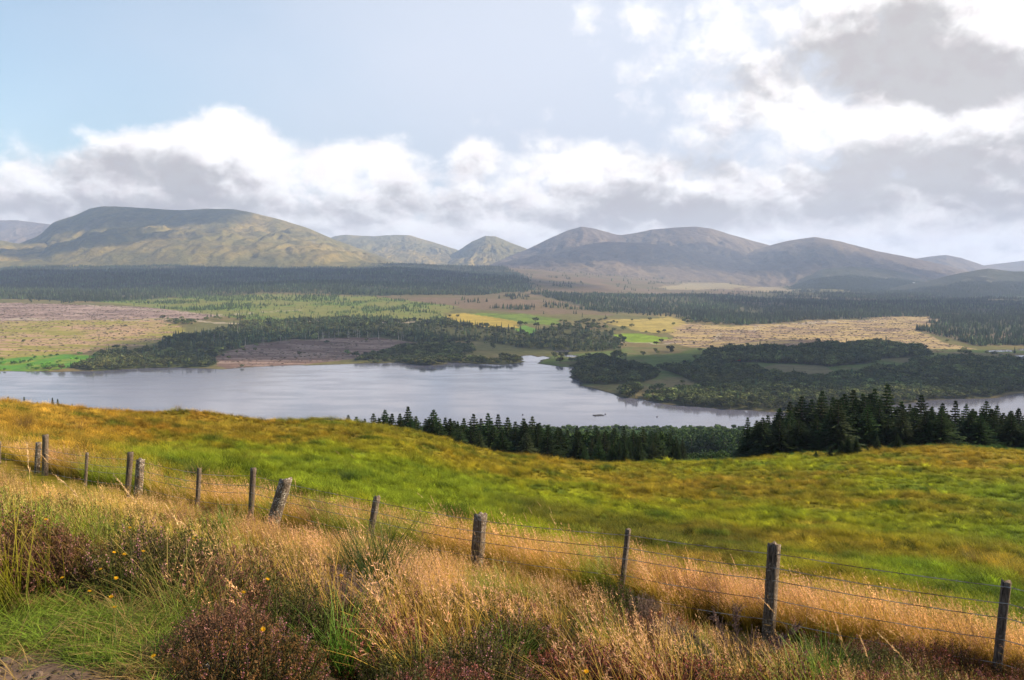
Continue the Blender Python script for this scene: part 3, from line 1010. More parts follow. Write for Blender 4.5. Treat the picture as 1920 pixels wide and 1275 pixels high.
def scatter(name, protos, P, rot, scl, idx_, tint, label):
    col = bpy.data.collections.new(name + ' protos')
    for i, me in enumerate(protos):
        o = bpy.data.objects.new('%s proto %02d' % (name, i), me)
        col.objects.link(o)
    n = len(P)
    me = bpy.data.meshes.new(name)
    me.vertices.add(n)
    me.vertices.foreach_set('co', np.asarray(P, np.float32).ravel())
    for nm, typ, arr, key in (('rot', 'FLOAT_VECTOR', rot, 'vector'), ('scl', 'FLOAT_VECTOR', scl, 'vector'), ('tint', 'FLOAT_COLOR', np.hstack([tint, np.ones((n, 1))]), 'color')):
        a = me.attributes.new(nm, typ, 'POINT')
        a.data.foreach_set(key, np.asarray(arr, np.float32).ravel())
    a = me.attributes.new('idx', 'INT', 'POINT')
    a.data.foreach_set('value', np.asarray(idx_, np.int32))
    o = obj(name, me)
    md = o.modifiers.new('scatter', 'NODES')
    md.node_group = instancer()
    for it in md.node_group.interface.items_tree:
        if it.name == 'Plants':
            md[it.identifier] = col
    tag(o, label, kind='stuff')
    return o


def rots(n, r, tilt=0.0, base=0.0, spread=math.pi):
    a = np.zeros((n, 3))
    a[:, 2] = base + r.uniform(-spread, spread, n)
    if tilt:
        a[:, 0] = r.normal(0, tilt, n)
        a[:, 1] = r.normal(0, tilt, n)
    return a


# ------------------------------------------------------------------ far trees (cheap crowns of leaf clumps)
def leaf_clumps(r, cen, nor, size, jit=0.6):
    n = len(cen)
    d = nor + r.normal(0, jit, (n, 3))
    d /= np.linalg.norm(d, axis=1)[:, None] + 1e-9
    a = np.cross(d, r.normal(0, 1, (n, 3)))
    a /= np.linalg.norm(a, axis=1)[:, None] + 1e-9
    b_ = np.cross(d, a)
    s = np.asarray(size)[:, None] if np.ndim(size) else np.full((n, 1), size)
    k1, k2 = r.uniform(0.6, 1.3, (n, 1)), r.uniform(0.6, 1.3, (n, 1))
    return np.stack([cen - a * s * k1, cen - b_ * s * k2, cen + a * s, cen + b_ * s], 1)


def crown_points(r, n, lobes):
    """points over lobes (cx,cy,cz,rx,rz)"""
    L = np.array(lobes)
    w = L[:, 3] ** 2
    k = r.choice(len(L), n, p=w / w.sum())
    d = r.normal(0, 1, (n, 3))
    d /= np.linalg.norm(d, axis=1)[:, None]
    rad = r.uniform(0.72, 1.03, (n, 1))
    c = L[k, :3] + d * rad * np.stack([L[k, 3], L[k, 3], L[k, 4]], 1)
    return c, d


def far_broadleaf(seed, n=150):
    r = np.random.default_rng(seed)
    mb = MB()
    lobes = [(0, 0, 0.60, 0.30, 0.34)] + [(0.24 * math.cos(a), 0.24 * math.sin(a), r.uniform(0.40, 0.72), r.uniform(0.15, 0.24), r.uniform(0.14, 0.22)) for a in np.arange(5) * 1.256 + r.uniform(0, 6)]
    c, d = crown_points(r, n, lobes)
    col = np.array((0.075, 0.085, 0.026)) * r.uniform(0.7, 1.35, (n, 1)) * np.array([1, 1, 1])
    mb.quads(leaf_clumps(r, c, d, r.uniform(0.05, 0.10, n)), col)
    mb.tube([(0, 0, -0.05), (0, 0, 0.45)], [0.03, 0.02], (0.09, 0.075, 0.06), 4)
    return mb.mesh('broadleaf far', M_LEAFI)


def far_conifer(seed, tiers=9, wid=0.21, bare=0.12):
    r = np.random.default_rng(seed)
    mb = MB()
    for i in range(tiers):
        t = i / (tiers - 1)
        z = bare + (1 - bare) * t * 0.97
        rad = wid * (1 - t) ** 0.85 + 0.012
        n = max(4, int(9 * (1 - t) + 3))
        a = np.arange(n) * 2 * math.pi / n + r.uniform(0, 6)
        rr_ = rad * r.uniform(0.65, 1.15, n)
        hz = 0.13 * (1 - 0.4 * t)
        w = rr_ * 0.42
        ca, sa = np.cos(a), np.sin(a)
        tip = np.stack([ca * rr_, sa * rr_, z - hz * 0.35 + 0 * a], 1)
        top = np.stack([ca * 0.01, sa * 0.01, z + hz + 0 * a], 1)
        l = np.stack([ca * rr_ * 0.6 - sa * w, sa * rr_ * 0.6 + ca * w, z + 0 * a], 1)
        q = np.stack([ca * rr_ * 0.6 + sa * w, sa * rr_ * 0.6 - ca * w, z + 0 * a], 1)
        mb.quads(np.stack([top, l, tip, q], 1), np.array((0.04, 0.058, 0.024)) * r.uniform(0.7, 1.35, (n, 1)))
    mb.tube([(0, 0, -0.03), (0, 0, 0.5)], [0.014, 0.008], (0.12, 0.095, 0.08), 4)
    return mb.mesh('conifer far', M_LEAFI)


PROT_FAR = [far_broadleaf(300 + i) for i in range(4)] + [far_conifer(320 + i, 9, 0.19 + 0.03 * (i % 3), 0.1 + 0.05 * (i % 2)) for i in range(4)]


def sample_band(y0, y1, area, umax=0.70):
    n = int((umax * (y1 * y1 - y0 * y0)) / area)
    Y = np.sqrt(rng.uniform(y0 * y0, y1 * y1, n))
    u = rng.uniform(-umax, umax, n)
    return u * Y, Y


X_, Y_, SC_ = [], [], []
for y0, y1, ar, sc in ((820, 1750, 42, 1.0), (1750, 2700, 75, 1.15), (2700, 4200, 150, 1.35), (4200, 7400, 330, 1.75)):
    a_, b_ = sample_band(y0, y1, ar)
    X_.append(a_)
    Y_.append(b_)
    SC_.append(np.full(len(a_), sc))
TX, TY, TS = np.concatenate(X_), np.concatenate(Y_), np.concatenate(SC_)
td = land_dist(TX, TY)
ok = td > 2.0
TX, TY, TS, td = TX[ok], TY[ok], TS[ok], td[ok]
TZ = far_z(TX, TY, td)
_, dens, kind, tpx, tpy = land_cover(TX, TY, TZ)
ok = rng.uniform(0, 1, len(TX)) < dens * np.where(TS < 1.1, 1.0, 1.0)
TX, TY, TS, TZ, kind, tpx, tpy = [a[ok] for a in (TX, TY, TS, TZ, kind, tpx, tpy)]
n = len(TX)
isc = rng.uniform(0, 1, n) < kind
felled = inpoly(tpx, tpy, Z['felled_tan']) | inpoly(tpx, tpy, Z['felled_gold']) | inpoly(tpx, tpy, Z['felled_pink'])
clump = fbm(TX / 60, TY / 60, 3, 71)
hgt = np.where(isc, 11 + 4.5 * clump + rng.normal(0, 2.0, n), 7.2 + 3.0 * clump + rng.normal(0, 1.5, n)) * np.where(isc, 1.0, 1.0)
hgt = np.clip(hgt, 3, 19) * TS ** 0.55
hgt = np.where(inpoly(tpx, tpy, Z['pen_wood2']), hgt * 1.35, hgt)
hgt = np.where(inpoly(tpx, tpy, Z['scrub']) | inpoly(tpx, tpy, Z['bright_green']), hgt * 0.62, hgt)
hgt = np.where(felled, hgt * 0.5, hgt)
wid = hgt * np.where(isc, rng.uniform(0.8, 1.15, n), rng.uniform(1.15, 1.95, n)) * np.where(TS > 1.2, TS ** 0.7, 1.0)
idxs = np.where(isc, 4 + rng.integers(0, 4, n), rng.integers(0, 4, n))
tint = np.ones((n, 3)) * np.exp(rng.normal(0, 0.38, (n, 1)))
warmth = (fbm(TX / 90, TY / 90, 3, 73) + rng.normal(0, 0.35, n))[:, None]
tint = tint * np.exp(0.75 * fbm(TX / 230, TY / 420, 4, 75))[:, None] * (1 + warmth * np.array((0.22, 0.05, 0.05)))
sc_ = inpoly(tpx, tpy, Z['scrub'])[:, None]
tint = np.where(sc_, tint * np.array((1.5, 1.55, 1.2)), tint)
br = inpoly(tpx, tpy, Z['bright_green'])[:, None]
tint = np.where(br, tint * np.array((0.9, 1.9, 0.6)), tint)
print('far trees', n)
# hold back the nearest crowns of the peninsula wood: these become trees of their own
pen_any = inpoly(tpx, tpy, [(1076, 640), (2000, 640), (2000, 790), (1076, 790)])
front = np.where(pen_any & (~isc) & (np.abs(tpx - 1450) < 480))[0]
front = front[np.argsort(TY[front])][:150]
keep = np.ones(n, bool)
keep[front] = False
scatter('woodland', PROT_FAR, np.stack([TX, TY, TZ], 1)[keep], rots(n, rng)[keep], np.stack([wid, wid, hgt], 1)[keep], idxs[keep], tint[keep],
        'mixed birch woodland and conifer forest covering the far valley')

# brash and stumps left on the felled plots
bx_, by_ = sample_band(1150, 3300, 90, 0.62)
bd = land_dist(bx_, by_)
bz_ = far_z(bx_, by_, bd)
bpx, bqy = topix(bx_ / by_, (bz_ - HC) / by_)
inf = np.zeros(len(bx_), bool)
for nm in ('felled_pink', 'felled_gold', 'felled_brown', 'felled_tan'):
    inf |= inpoly(bpx, bqy, Z[nm])
inf &= (bd > 6) & (fbm(bx_ / 60 + by_ / 300, by_ / 14, 4, 59) + rng.normal(0, 0.3, len(bx_)) > 0.0)
bx_, by_, bz_ = bx_[inf], by_[inf], bz_[inf]
n = len(bx_)
bs = rng.uniform(1.2, 3.6, n)
bt = np.where(rng.uniform(0, 1, (n, 1)) < 0.5, np.array((4.2, 2.9, 7.5)), np.array((1.6, 1.2, 2.6))) * rng.uniform(0.6, 1.3, (n, 1))
scatter('brash', PROT_FAR[:4], np.stack([bx_, by_, bz_ - 0.3], 1), rots(n, rng), np.stack([bs * rng.uniform(1.2, 3.2, n), bs, bs * 0.55], 1), rng.integers(0, 4, n), bt,
        'pale brash and stumps left lying on the felled plots')
# scrub on the slope down to the near shore
sy_ = rng.uniform(300, 745, 9000)
sx_ = rng.uniform(-0.2, 0.62, 9000) * sy_
sz_ = near_z(sx_, sy_) + HC
inf = (sz_ > 0.3) & (fbm(sx_ / 30, sy_ / 30, 3, 61) + 0.9 * sstep(sz_, 22, 4) > 0.15)
sx_, sy_, sz_ = sx_[inf], sy_[inf], sz_[inf]
n = len(sx_)
hh = rng.uniform(1.8, 5.0, n)
scatter('shore_scrub', PROT_FAR[:4], np.stack([sx_, sy_, sz_ - 0.2], 1), rots(n, rng), np.stack([hh * 1.3, hh * 1.3, hh], 1), rng.integers(0, 4, n), np.exp(rng.normal(0, 0.35, (n, 1))) * np.array((0.75, 1.05, 0.8)),
        'rough willow and birch scrub on the slope down to the near shore')

# trees of the dark forested rises
for H_, nm in ((H9, 'forest'), (H10, 'forest')):
    hx, hy, hz = [a[:, :55].reshape(-1) for a in H_]
    k = rng.integers(0, len(hx), 16000)
    jx, jy = hx[k] + rng.normal(0, 12, len(k)), hy[k] + rng.normal(0, 12, len(k))
    hh = rng.uniform(11, 19, len(k))
    scatter(nm, PROT_FAR[4:], np.stack([jx, jy, hz[k] - 1], 1), rots(len(k), rng), np.stack([hh * 1.7, hh * 1.7, hh], 1), rng.integers(0, 4, len(k)),
            np.ones((len(k), 3)) * rng.uniform(0.8, 1.2, (len(k), 1)), 'dark conifer plantation on a far low rise')

# individual trees of the peninsula: crown and trunk
def broadleaf_tree_parts(seed, n=420, colr=(0.06, 0.072, 0.024), sz=(0.035, 0.065), tall=1.0):
    r = np.random.default_rng(seed)
    lobes = [(0, 0, 0.62, 0.26, 0.30)]
    for a in np.arange(7) * 0.898 + r.uniform(0, 6):
        lobes.append((0.23 * math.cos(a) * r.uniform(0.6, 1.2), 0.23 * math.sin(a) * r.uniform(0.6, 1.2), r.uniform(0.36, 0.80), r.uniform(0.11, 0.19), r.uniform(0.11, 0.19)))
    mb = MB()
    c, d = crown_points(r, n, lobes)
    col = np.array(colr) * r.uniform(0.65, 1.4, (n, 1))
    mb.quads(leaf_clumps(r, c, d, r.uniform(sz[0], sz[1], n), 0.8), col)
    crown = mb.mesh('crown', M_LEAF)
    mb = MB()
    mb.tube([(0, 0, -0.06), (0.01, 0, 0.2), (0.0, 0.01, 0.5), (0.01, 0, 0.75)], [0.035, 0.026, 0.018, 0.006], (0.12, 0.10, 0.085), 6)
    for k in range(6):
        a = r.uniform(0, 6.28)
        z0 = r.uniform(0.25, 0.5)
        l = r.uniform(0.15, 0.28)
        mb.tube([(0, 0, z0), (l * 0.5 * math.cos(a), l * 0.5 * math.sin(a), z0 + 0.1), (l * math.cos(a), l * math.sin(a), z0 + 0.24)], [0.012, 0.008, 0.004], (0.12, 0.10, 0.085), 5)
    return crown, mb.mesh('trunk', M_BARK, True)


def tree_thing(name, parts, loc, rz, scl, label, cat, group=None):
    e = bpy.data.objects.new(name, None)
    C.objects.link(e)
    e.location = loc
    e.rotation_euler = (0, 0, rz)
    e.scale = scl
    e.empty_display_size = 0.2
    obj('crown', parts[0], e)
    obj('trunk', parts[1], e)
    tag(e, label, cat, group)
    return e


BLP = [broadleaf_tree_parts(400 + i, 170, (0.062, 0.070, 0.025), (0.05, 0.09)) for i in range(4)]
for j in front:
    tree_thing('broadleaf_tree', BLP[int(idxs[j]) % 4], (TX[j], TY[j], TZ[j]), rng.uniform(0, 6.28), (wid[j], wid[j], hgt[j]),
               'round dark birch in the wood along the near shore of the peninsula', 'tree', 'birches along the peninsula shore')

# lone trees that stand clear in meadows and on shores: (px, base row, height px, label)
LONE = [(1150, 676, 18, 'middle one of the round trees in the row behind the peninsula wood'), (1104, 676, 16, 'leftmost bushy tree of the row behind the peninsula wood'), (1129, 675, 15, 'bushy tree second in the row behind the peninsula wood'),
        (1158, 674, 20, 'rightmost and tallest round tree of the row behind the peninsula wood'), (1207, 667, 9, 'small round tree alone in the peninsula meadow'),
        (1229, 661, 9, 'narrow little tree standing alone at the upper edge of the meadow'), (1078, 658, 10, 'dark bush beside the small sandy pool near the river mouth'),
        (1335, 656, 10, 'small dark tree at the left end of the knoll below the felled field'), (1368, 655, 13, 'tallest dark tree of the small clump below the felled field'),
        (924, 655, 14, 'round dark tree standing in the meadow left of the river mouth'), (1190, 744, 17, 'round bush alone on the green point of the peninsula'),
        (1534, 645, 12, 'thin pointed tree at the left edge of the wooded knoll'), (1040, 672, 14, 'dense dark thicket tree beside the river mouth'), (1052, 672, 15, 'rounded tree right beside the river mouth thicket'), (1062, 671, 13, 'low tree at the right end of the river mouth thicket')]


def far_point(px, py):
    u, v = pix(px, py)
    Y = np.linspace(800, 7500, 4000)
    zz = far_z(u * Y, Y)
    f = HC + v * Y - zz
    i = np.where(f < 0)[0]
    i = i[0] if len(i) else len(Y) - 1
    return float(u * Y[i]), float(Y[i]), float(zz[i])


for i, (px, py, hp, lab) in enumerate(LONE):
    x, y, z = far_point(px, py)
    h = hp * y / F
    tree_thing('broadleaf_tree', BLP[i % 4], (x, y, z - 0.2), i * 1.3, (h * 1.15, h * 1.15, h), lab, 'tree')

# dead pale trunks over the felled slope
mbd = []
for i in range(3):
    r = np.random.default_rng(450 + i)
    mb = MB()
    mb.tube([(0, 0, -0.05), (0.01, 0, 0.4), (0.0, 0.01, 0.75), (0.02, 0, 1.0)], [0.022, 0.018, 0.012, 0.004], (0.42, 0.37, 0.33), 5)
    for k in range(7):
        a, z0 = r.uniform(0, 6.28), r.uniform(0.45, 0.92)
        l = r.uniform(0.05, 0.13)
        mb.tube([(0, 0, z0), (l * math.cos(a), l * math.sin(a), z0 + r.uniform(-0.02, 0.06))], [0.006, 0.003], (0.40, 0.35, 0.31), 3, False)
    mbd.append(mb.mesh('dead_tree', M_BARK))
for i in range(46):
    if i < 26:
        px, py = rng.uniform(520, 760), 0
        py = np.interp(px, [520, 620, 690, 760], [640, 634, 631, 640]) + rng.uniform(-3, 3)
        lab, grp = 'bleached dead trunk standing along the top of the brown felled patch', 'dead trunks above the brown felled patch'
    else:
        px, py = rng.uniform(360, 500), rng.uniform(618, 650)
        lab, grp = 'bleached dead trunk standing in the dim scrub right of the golden clearing', 'dead trunks in the dim scrub'
    x, y, z = far_point(px, py)
    h = rng.uniform(10, 18)
    o = obj('dead_tree', mbd[i % 3], None, (x, y, z), rng.uniform(0, 6.28), (h, h, h))
    o.rotation_euler = (rng.normal(0, 0.05), rng.normal(0, 0.05), rng.uniform(0, 6.28))
    tag(o, lab, 'tree', grp)

# ------------------------------------------------------------------ small things out on the water and in the valley
x, y = lakept(1122, 779)
raft = bpy.data.objects.new('raft', None)
C.objects.link(raft)
raft.location = (x, y, 0)
raft.rotation_euler = (0, 0, 0.42)
tag(raft, 'dark open framed pontoon raft floating on the pale loch', 'raft')
for nm, bx in (('deck', [((0, -2.4, 0.35), (9.2, 1.1, 0.25)), ((0, 2.4, 0.35), (9.2, 1.1, 0.25)), ((-4.2, 0, 0.36), (0.9, 3.7, 0.23)), ((4.2, 0, 0.36), (0.9, 3.7, 0.23))]),
               ('float', [((sx, sy, 0.02), (1.6, 1.0, 0.42)) for sx in (-3.6, -1.2, 1.2, 3.6) for sy in (-2.4, 2.4)]),
               ('rail', [((-4.4, 0, 0.95), (0.09, 4.6, 0.09))] + [((-4.4, sy, 0.72), (0.1, 0.1, 0.5)) for sy in (-2.2, 0, 2.2)])):
    if nm == 'float':
        for cc, ss_ in bx:
            mb = MB()
            mb.box(cc, ss_, (0.05, 0.05, 0.055))
            obj('float', mb.mesh('float', M_PAINT), raft)
    else:
        mb = MB()
        for cc, ss_ in bx:
            mb.box(cc, ss_, (0.035, 0.03, 0.026))
        obj(nm, mb.mesh(nm, M_PAINT), raft)
for px, py, lab in ((980, 778, 'small dark buoy on the water left of the raft'), (1135, 777, 'small dark buoy just right of the raft'), (1232, 782, 'tiny buoy alone on the water far right of the raft')):
    x, y = lakept(px, py)
    mb = MB()
    zz = np.linspace(-0.35, 0.85, 9)
    mb.tube([(0, 0, q) for q in zz], 0.75 * np.sqrt(np.maximum(1 - ((zz - 0.2) / 0.66) ** 2, 0.004)), (0.05, 0.045, 0.05), 12)
    mb.tube([(0, 0, 0.8), (0, 0, 1.25)], [0.1, 0.08], (0.06, 0.05, 0.05), 6)
    tag(obj('buoy', mb.mesh('buoy', M_PAINT, True), None, (x, y, 0)), lab, 'buoy')


def hut(name, loc, rz, L, Wd, H_, wallc, roofc, label, cat, win=True):
    e = bpy.data.objects.new(name, None)
    C.objects.link(e)
    e.location = loc
    e.rotation_euler = (0, 0, rz)
    tag(e, label, cat)
    mb = MB()
    mb.box((0, 0, H_ / 2 - 0.3), (L, Wd, H_ + 0.6), wallc)
    V = [(-L / 2, -Wd / 2, H_), (-L / 2, Wd / 2, H_), (-L / 2, 0, H_ + Wd * 0.42), (L / 2, -Wd / 2, H_), (L / 2, Wd / 2, H_), (L / 2, 0, H_ + Wd * 0.42)]
    mb.add(V, [(0, 2, 1), (3, 4, 5)], wallc)
    wall = obj('wall', mb.mesh('wall', M_PAINT), e)
    mb = MB()
    o_ = 0.35
    for s in (-1, 1):
        P0 = np.array([(-L / 2 - o_, s * (Wd / 2 + o_), H_ - 0.25), (L / 2 + o_, s * (Wd / 2 + o_), H_ - 0.25), (L / 2 + o_, 0, H_ + Wd * 0.42 + 0.06), (-L / 2 - o_, 0, H_ + Wd * 0.42 + 0.06)])
        mb.add(np.vstack([P0, P0 + (0, 0, 0.16)]), [(0, 1, 2, 3), (4, 5, 6, 7), (0, 1, 5, 4), (1, 2, 6, 5), (3, 0, 4, 7)], roofc)
    obj('roof', mb.mesh('roof', M_PAINT), e)
    if win:
        for wx in (-L * 0.3, L * 0.3):
            mb = MB()
            mb.box((wx, -Wd / 2 - 0.03, H_ * 0.55), (1.0, 0.08, 1.1), (0.03, 0.035, 0.045))
            obj('window', mb.mesh('window', M_PAINT), e)
    mb = MB()
    mb.box((0, -Wd / 2 - 0.04, 0.95), (0.95, 0.09, 2.0), (0.09, 0.06, 0.05))
    obj('door', mb.mesh('door', M_PAINT), e)
    if win:
        for wx in (-L / 2 + 0.5, L / 2 - 0.5):
            mb = MB()
            mb.box((wx, 0, H_ + Wd * 0.42 + 0.4), (0.6, 0.9, 1.3), wallc)
            obj('chimney', mb.mesh('chimney', M_PAINT), e)
    return e


x, y, z = far_point(1381, 677)
hut('hut', (x, y - 12, z + 2.2), 0.3, 4.6, 3.2, 2.2, (0.55, 0.05, 0.03), (0.62, 0.06, 0.035), 'tiny red hut showing among the dark trees', 'hut', False)
u, v = pix(1690, 530)
hy_ = 5650.0
hz_ = float(np.interp(hy_, *[np.sort(a) for a in (H9[1][60], H9[2][60])])) if False else HC + float(v) * hy_
x9, y9, z9 = H9
cand = np.argmin((x9 / y9 - u) ** 2 * 4e4 + ((z9 - HC) / y9 - v) ** 2 * 4e6)
hut('cottage', (x9.ravel()[cand], y9.ravel()[cand], z9.ravel()[cand] + 3), 0.2, 15, 7.5, 4.5, (0.8, 0.79, 0.76), (0.2, 0.19, 0.2), 'tiny white cottage on the dark slope at the far right', 'house')

# ------------------------------------------------------------------ plantation conifers below the crest
def spruce_parts(seed, width=0.24, droop=0.35, spray=9, colr=(0.022, 0.036, 0.013), gap=0.0, tops=1.0):
    r = np.random.default_rng(seed)
    mb = MB()
    tr = MB()
    tr.tube([(0, 0, -0.08), (0.002, 0, 0.3), (0, 0.002, 0.7), (0, 0, 0.985)], [0.017, 0.013, 0.007, 0.001], (0.10, 0.08, 0.065), 6)
    quads, cols = [], []
    tiers = 24
    for i in range(tiers):
        t = i / (tiers - 1)
        z0 = 0.05 + 0.93 * t
        L0 = width * ((1 - t) ** 1.05) * 1.25 * tops + 0.010
        nb = 8 if t < 0.7 else 6
        a0 = r.uniform(0, 6.28)
        for k in range(nb):
            if r.uniform() < gap:
                continue
            a = a0 + k * 6.283 / nb + r.normal(0, 0.2)
            L = L0 * r.uniform(0.6, 1.2)
            s = np.linspace(0.12, 1, spray)
            lift = 0.5 * (t - 0.45)
            bx = np.cos(a) * L * s
            by = np.sin(a) * L * s
            bz = z0 + L * (lift * s - droop * s * s + 0.16 * s ** 3)
            ctr = np.stack([bx, by, bz], 1)
            w = (0.038 * (1 - 0.35 * s) + 0.006) * r.uniform(0.8, 1.25, spray) * (0.16 + 0.84 * min(1.0, L0 / width))
            side = np.stack([-np.sin(a) + 0 * s, np.cos(a) + 0 * s, 0 * s], 1)
            fw = np.stack([np.cos(a) + 0 * s, np.sin(a) + 0 * s, -0.25 + 0 * s], 1)
            for sg in (-1, 1):
                tipp = ctr + sg * side * w[:, None] * 1.5 + fw * w[:, None] * r.uniform(0.6, 1.2, (spray, 1)) + np.array([0, 0, 1.0]) * (r.normal(0, 0.010, (spray, 1)))
                m1 = ctr + fw * w[:, None] * 1.0
                m0 = ctr - fw * w[:, None] * 0.4
                low = (ctr + tipp) / 2 + np.array([0, 0, -0.012])
                quads.append(np.stack([m0, low, tipp, m1], 1))
                cols.append(np.array(colr) * r.uniform(0.65, 1.35, (spray, 1)) * (1 + 0.5 * s[:, None]))
    mb.quads(np.concatenate(quads), np.concatenate(cols))
    # leader
    n = 14
    zz = r.uniform(0.93, 1.0, n)
    c = np.stack([r.normal(0, 0.004, n), r.normal(0, 0.004, n), zz], 1)
    mb.quads(leaf_clumps(r, c, r.normal(0, 1, (n, 3)), r.uniform(0.006, 0.013, n)), np.array(colr) * 1.3)
    return mb.mesh('crown', M_LEAF), tr.mesh('trunk', M_BARK, True)


SPR = [spruce_parts(500, 0.20), spruce_parts(501, 0.24, 0.3), spruce_parts(502, 0.17, 0.42, gap=0.1), spruce_parts(503, 0.27, 0.2, colr=(0.022, 0.042, 0.014)), spruce_parts(504, 0.22, 0.35, gap=0.18, colr=(0.030, 0.040, 0.018)),
       spruce_parts(505, 0.30, 0.15, gap=0.05)]


ORD = ('first second third fourth fifth sixth seventh eighth ninth tenth eleventh twelfth thirteenth fourteenth fifteenth sixteenth seventeenth eighteenth nineteenth twentieth '
       'twenty-first twenty-second twenty-third twenty-fourth twenty-fifth twenty-sixth twenty-seventh twenty-eighth twenty-ninth thirtieth thirty-first '
       'thirty-second thirty-third thirty-fourth thirty-fifth thirty-sixth thirty-seventh thirty-eighth thirty-ninth fortieth').split()
PLACE = [(40, 'at the left edge'), (120, 'by the left pair of posts'), (205, 'by the thinnest post'), (315, 'by the lichen spotted post'), (425, 'by the slim dark post'), (505, 'by the slim round post'),
         (620, 'by the gnarled leaning post'), (800, 'by the short thin leaning post'), (1040, 'by the thick split post'), (1310, 'by the thin post right of centre'), (1660, 'by the thick square post'), (9999, 'by the dark post near the right edge')]


def place_words(px):
    for a, b_ in PLACE:
        if px < a:
            return b_


def near_tree(px, toprow, Y, parts, wid, label, group=None, name='spruce_tree', minh=2.0, sink=0.3):
    u, v = pix(px, toprow)
    g = float(near_z(u * Y, Y))
    h = v * Y - g
    if h < minh:
        return None
    return tree_thing(name, parts, (float(u * Y), Y, HC + g - sink), rng.uniform(0, 6.28), (h * wid, h * wid, h + sink), label, 'tree', group)


# right-hand stand: outline of tops, then filler behind
RT = sorted([(1402, 782, 150), (1420, 800, 140), (1440, 778, 152), (1462, 765, 140), (1482, 752, 150), (1504, 742, 140), (1522, 748, 158), (1542, 732, 140), (1562, 744, 150), (1584, 738, 138), (1600, 730, 150), (1618, 738, 162),
      (1664, 719, 138), (1640, 728, 150), (1650, 748, 130), (1690, 752, 150), (1706, 757, 140), (1728, 740, 142), (1748, 762, 150), (1768, 756, 140), (1792, 750, 150), (1812, 757, 142), (1830, 770, 152), (1850, 752, 140), (1870, 760, 150),
      (1893, 772, 142), (1908, 768, 150), (1932, 758, 140), (1955, 762, 150), (1980, 750, 140)])
for i, (px, row, Y) in enumerate(RT):
    lab, grp = '%s spruce top from the left along the skyline of the right hand stand' % ORD[i], 'skyline spruces of the right hand stand'
    if px == 1664:
        lab, grp = 'tallest spruce of the right hand stand, rising above all others', None
    if px == 1402:
        lab, grp = 'pointed spruce at the left end of the right hand stand', None
    if px == 1728:
        lab, grp = 'tall narrow spruce just left of where the water shows again', None
    near_tree(px, row, Y, SPR[i % 6], rng.uniform(1.35, 1.9), lab, grp)
for i in range(110):
    px = rng.uniform(1395, 1990)
    row = np.interp(px, [1395, 1480, 1540, 1640, 1700, 1800, 1990], [803, 772, 752, 745, 770, 770, 770]) + rng.uniform(-8, 28)
    near_tree(px, row, rng.uniform(122, 140), SPR[i % 6], rng.uniform(1.6, 2.3), 'dark lower spruce inside the right hand stand, below its skyline', 'inner spruces of the right hand stand')
# middle stand
MT = [(653, 778, 150), (668, 781, 160), (684, 785, 150), (700, 775, 165), (722, 768, 160), (735, 775, 150), (750, 775, 165), (765, 762, 160), (780, 780, 150), (798, 785, 165), (813, 768, 160), (835, 782, 150), (858, 790, 165), (870, 784, 150),
      (888, 776, 160), (902, 784, 165), (915, 774, 150), (934, 776, 160), (952, 782, 165), (966, 790, 150), (982, 784, 160), (998, 780, 165), (1012, 792, 150), (1030, 802, 160), (1046, 800, 150), (1064, 806, 158), (1082, 798, 150), (1100, 806, 160), (1118, 800, 150), (1136, 806, 155), (1152, 802, 150), (1170, 799, 158), (1188, 806, 150), (1206, 803, 156), (1222, 808, 150), (1240, 806, 156), (1256, 812, 150), (1268, 818, 150)]
for i, (px, row, Y) in enumerate(MT):
    lab, grp = '%s spruce top from the left along the skyline of the middle row' % ORD[i], 'skyline spruces of the middle row'
    if px == 653:
        lab, grp = 'small leftmost spruce of the row behind the middle knoll', None
    if px == 765:
        lab, grp = 'tallest spruce of the row behind the middle knoll', None
    near_tree(px, row, Y, SPR[(i * 5 + 1) % 6], rng.uniform(1.35, 1.9), lab, grp)
for i in range(80):
    px = rng.uniform(690, 1270)
    row = np.interp(px, [700, 800, 1000, 1060, 1270], [786, 788, 796, 810, 820]) + rng.uniform(-6, 20)
    near_tree(px, row, rng.uniform(128, 155), SPR[i % 6], rng.uniform(1.6, 2.3), 'dark lower spruce inside the middle row, below its skyline', 'inner spruces of the middle row')
# green birches between the stands
BIR = [broadleaf_tree_parts(520 + i, 900, (0.030, 0.055, 0.014), (0.020, 0.040)) for i in range(3)]
for i, px in enumerate([1048, 1066, 1085, 1102, 1122, 1140, 1158, 1172, 1190, 1206, 1224, 1240, 1254]):
    row = 806 + 10 * math.sin(i * 2.1) + (4 if i % 3 else -4)
    near_tree(px, row, rng.uniform(150, 175), BIR[i % 3], rng.uniform(0.55, 0.75), '%s leafy green birch from the left between the two dark spruce stands' % ORD[i], 'birches between the spruce stands', 'birch_tree')
for i in range(36):
    px = rng.uniform(1040, 1300)
    near_tree(px, 822 + rng.uniform(-5, 18), rng.uniform(122, 150), SPR[i % 6], rng.uniform(1.0, 1.4), 'low dark spruce at the foot of the birches between the stands', 'low spruces below the birches')
# bushes down by the near shore, seen through the gap
for i in range(44):
    px = rng.uniform(1230, 1420)
    near_tree(px, rng.uniform(798, 812), rng.uniform(420, 520), BIR[i % 3], rng.uniform(0.9, 1.3), 'rounded bush near the water in the gap between the stands', 'bushes in the gap between the stands', 'bush', 2.0, 0.5)
for i in range(12):
    px = rng.uniform(1270, 1385)
    near_tree(px, rng.uniform(838, 848), rng.uniform(185, 215), BIR[i % 3], rng.uniform(0.9, 1.2), 'grey green willow at the lower edge of the bracken gap', 'willows in the bracken gap', 'willow_bush', 1.0, 0.4)
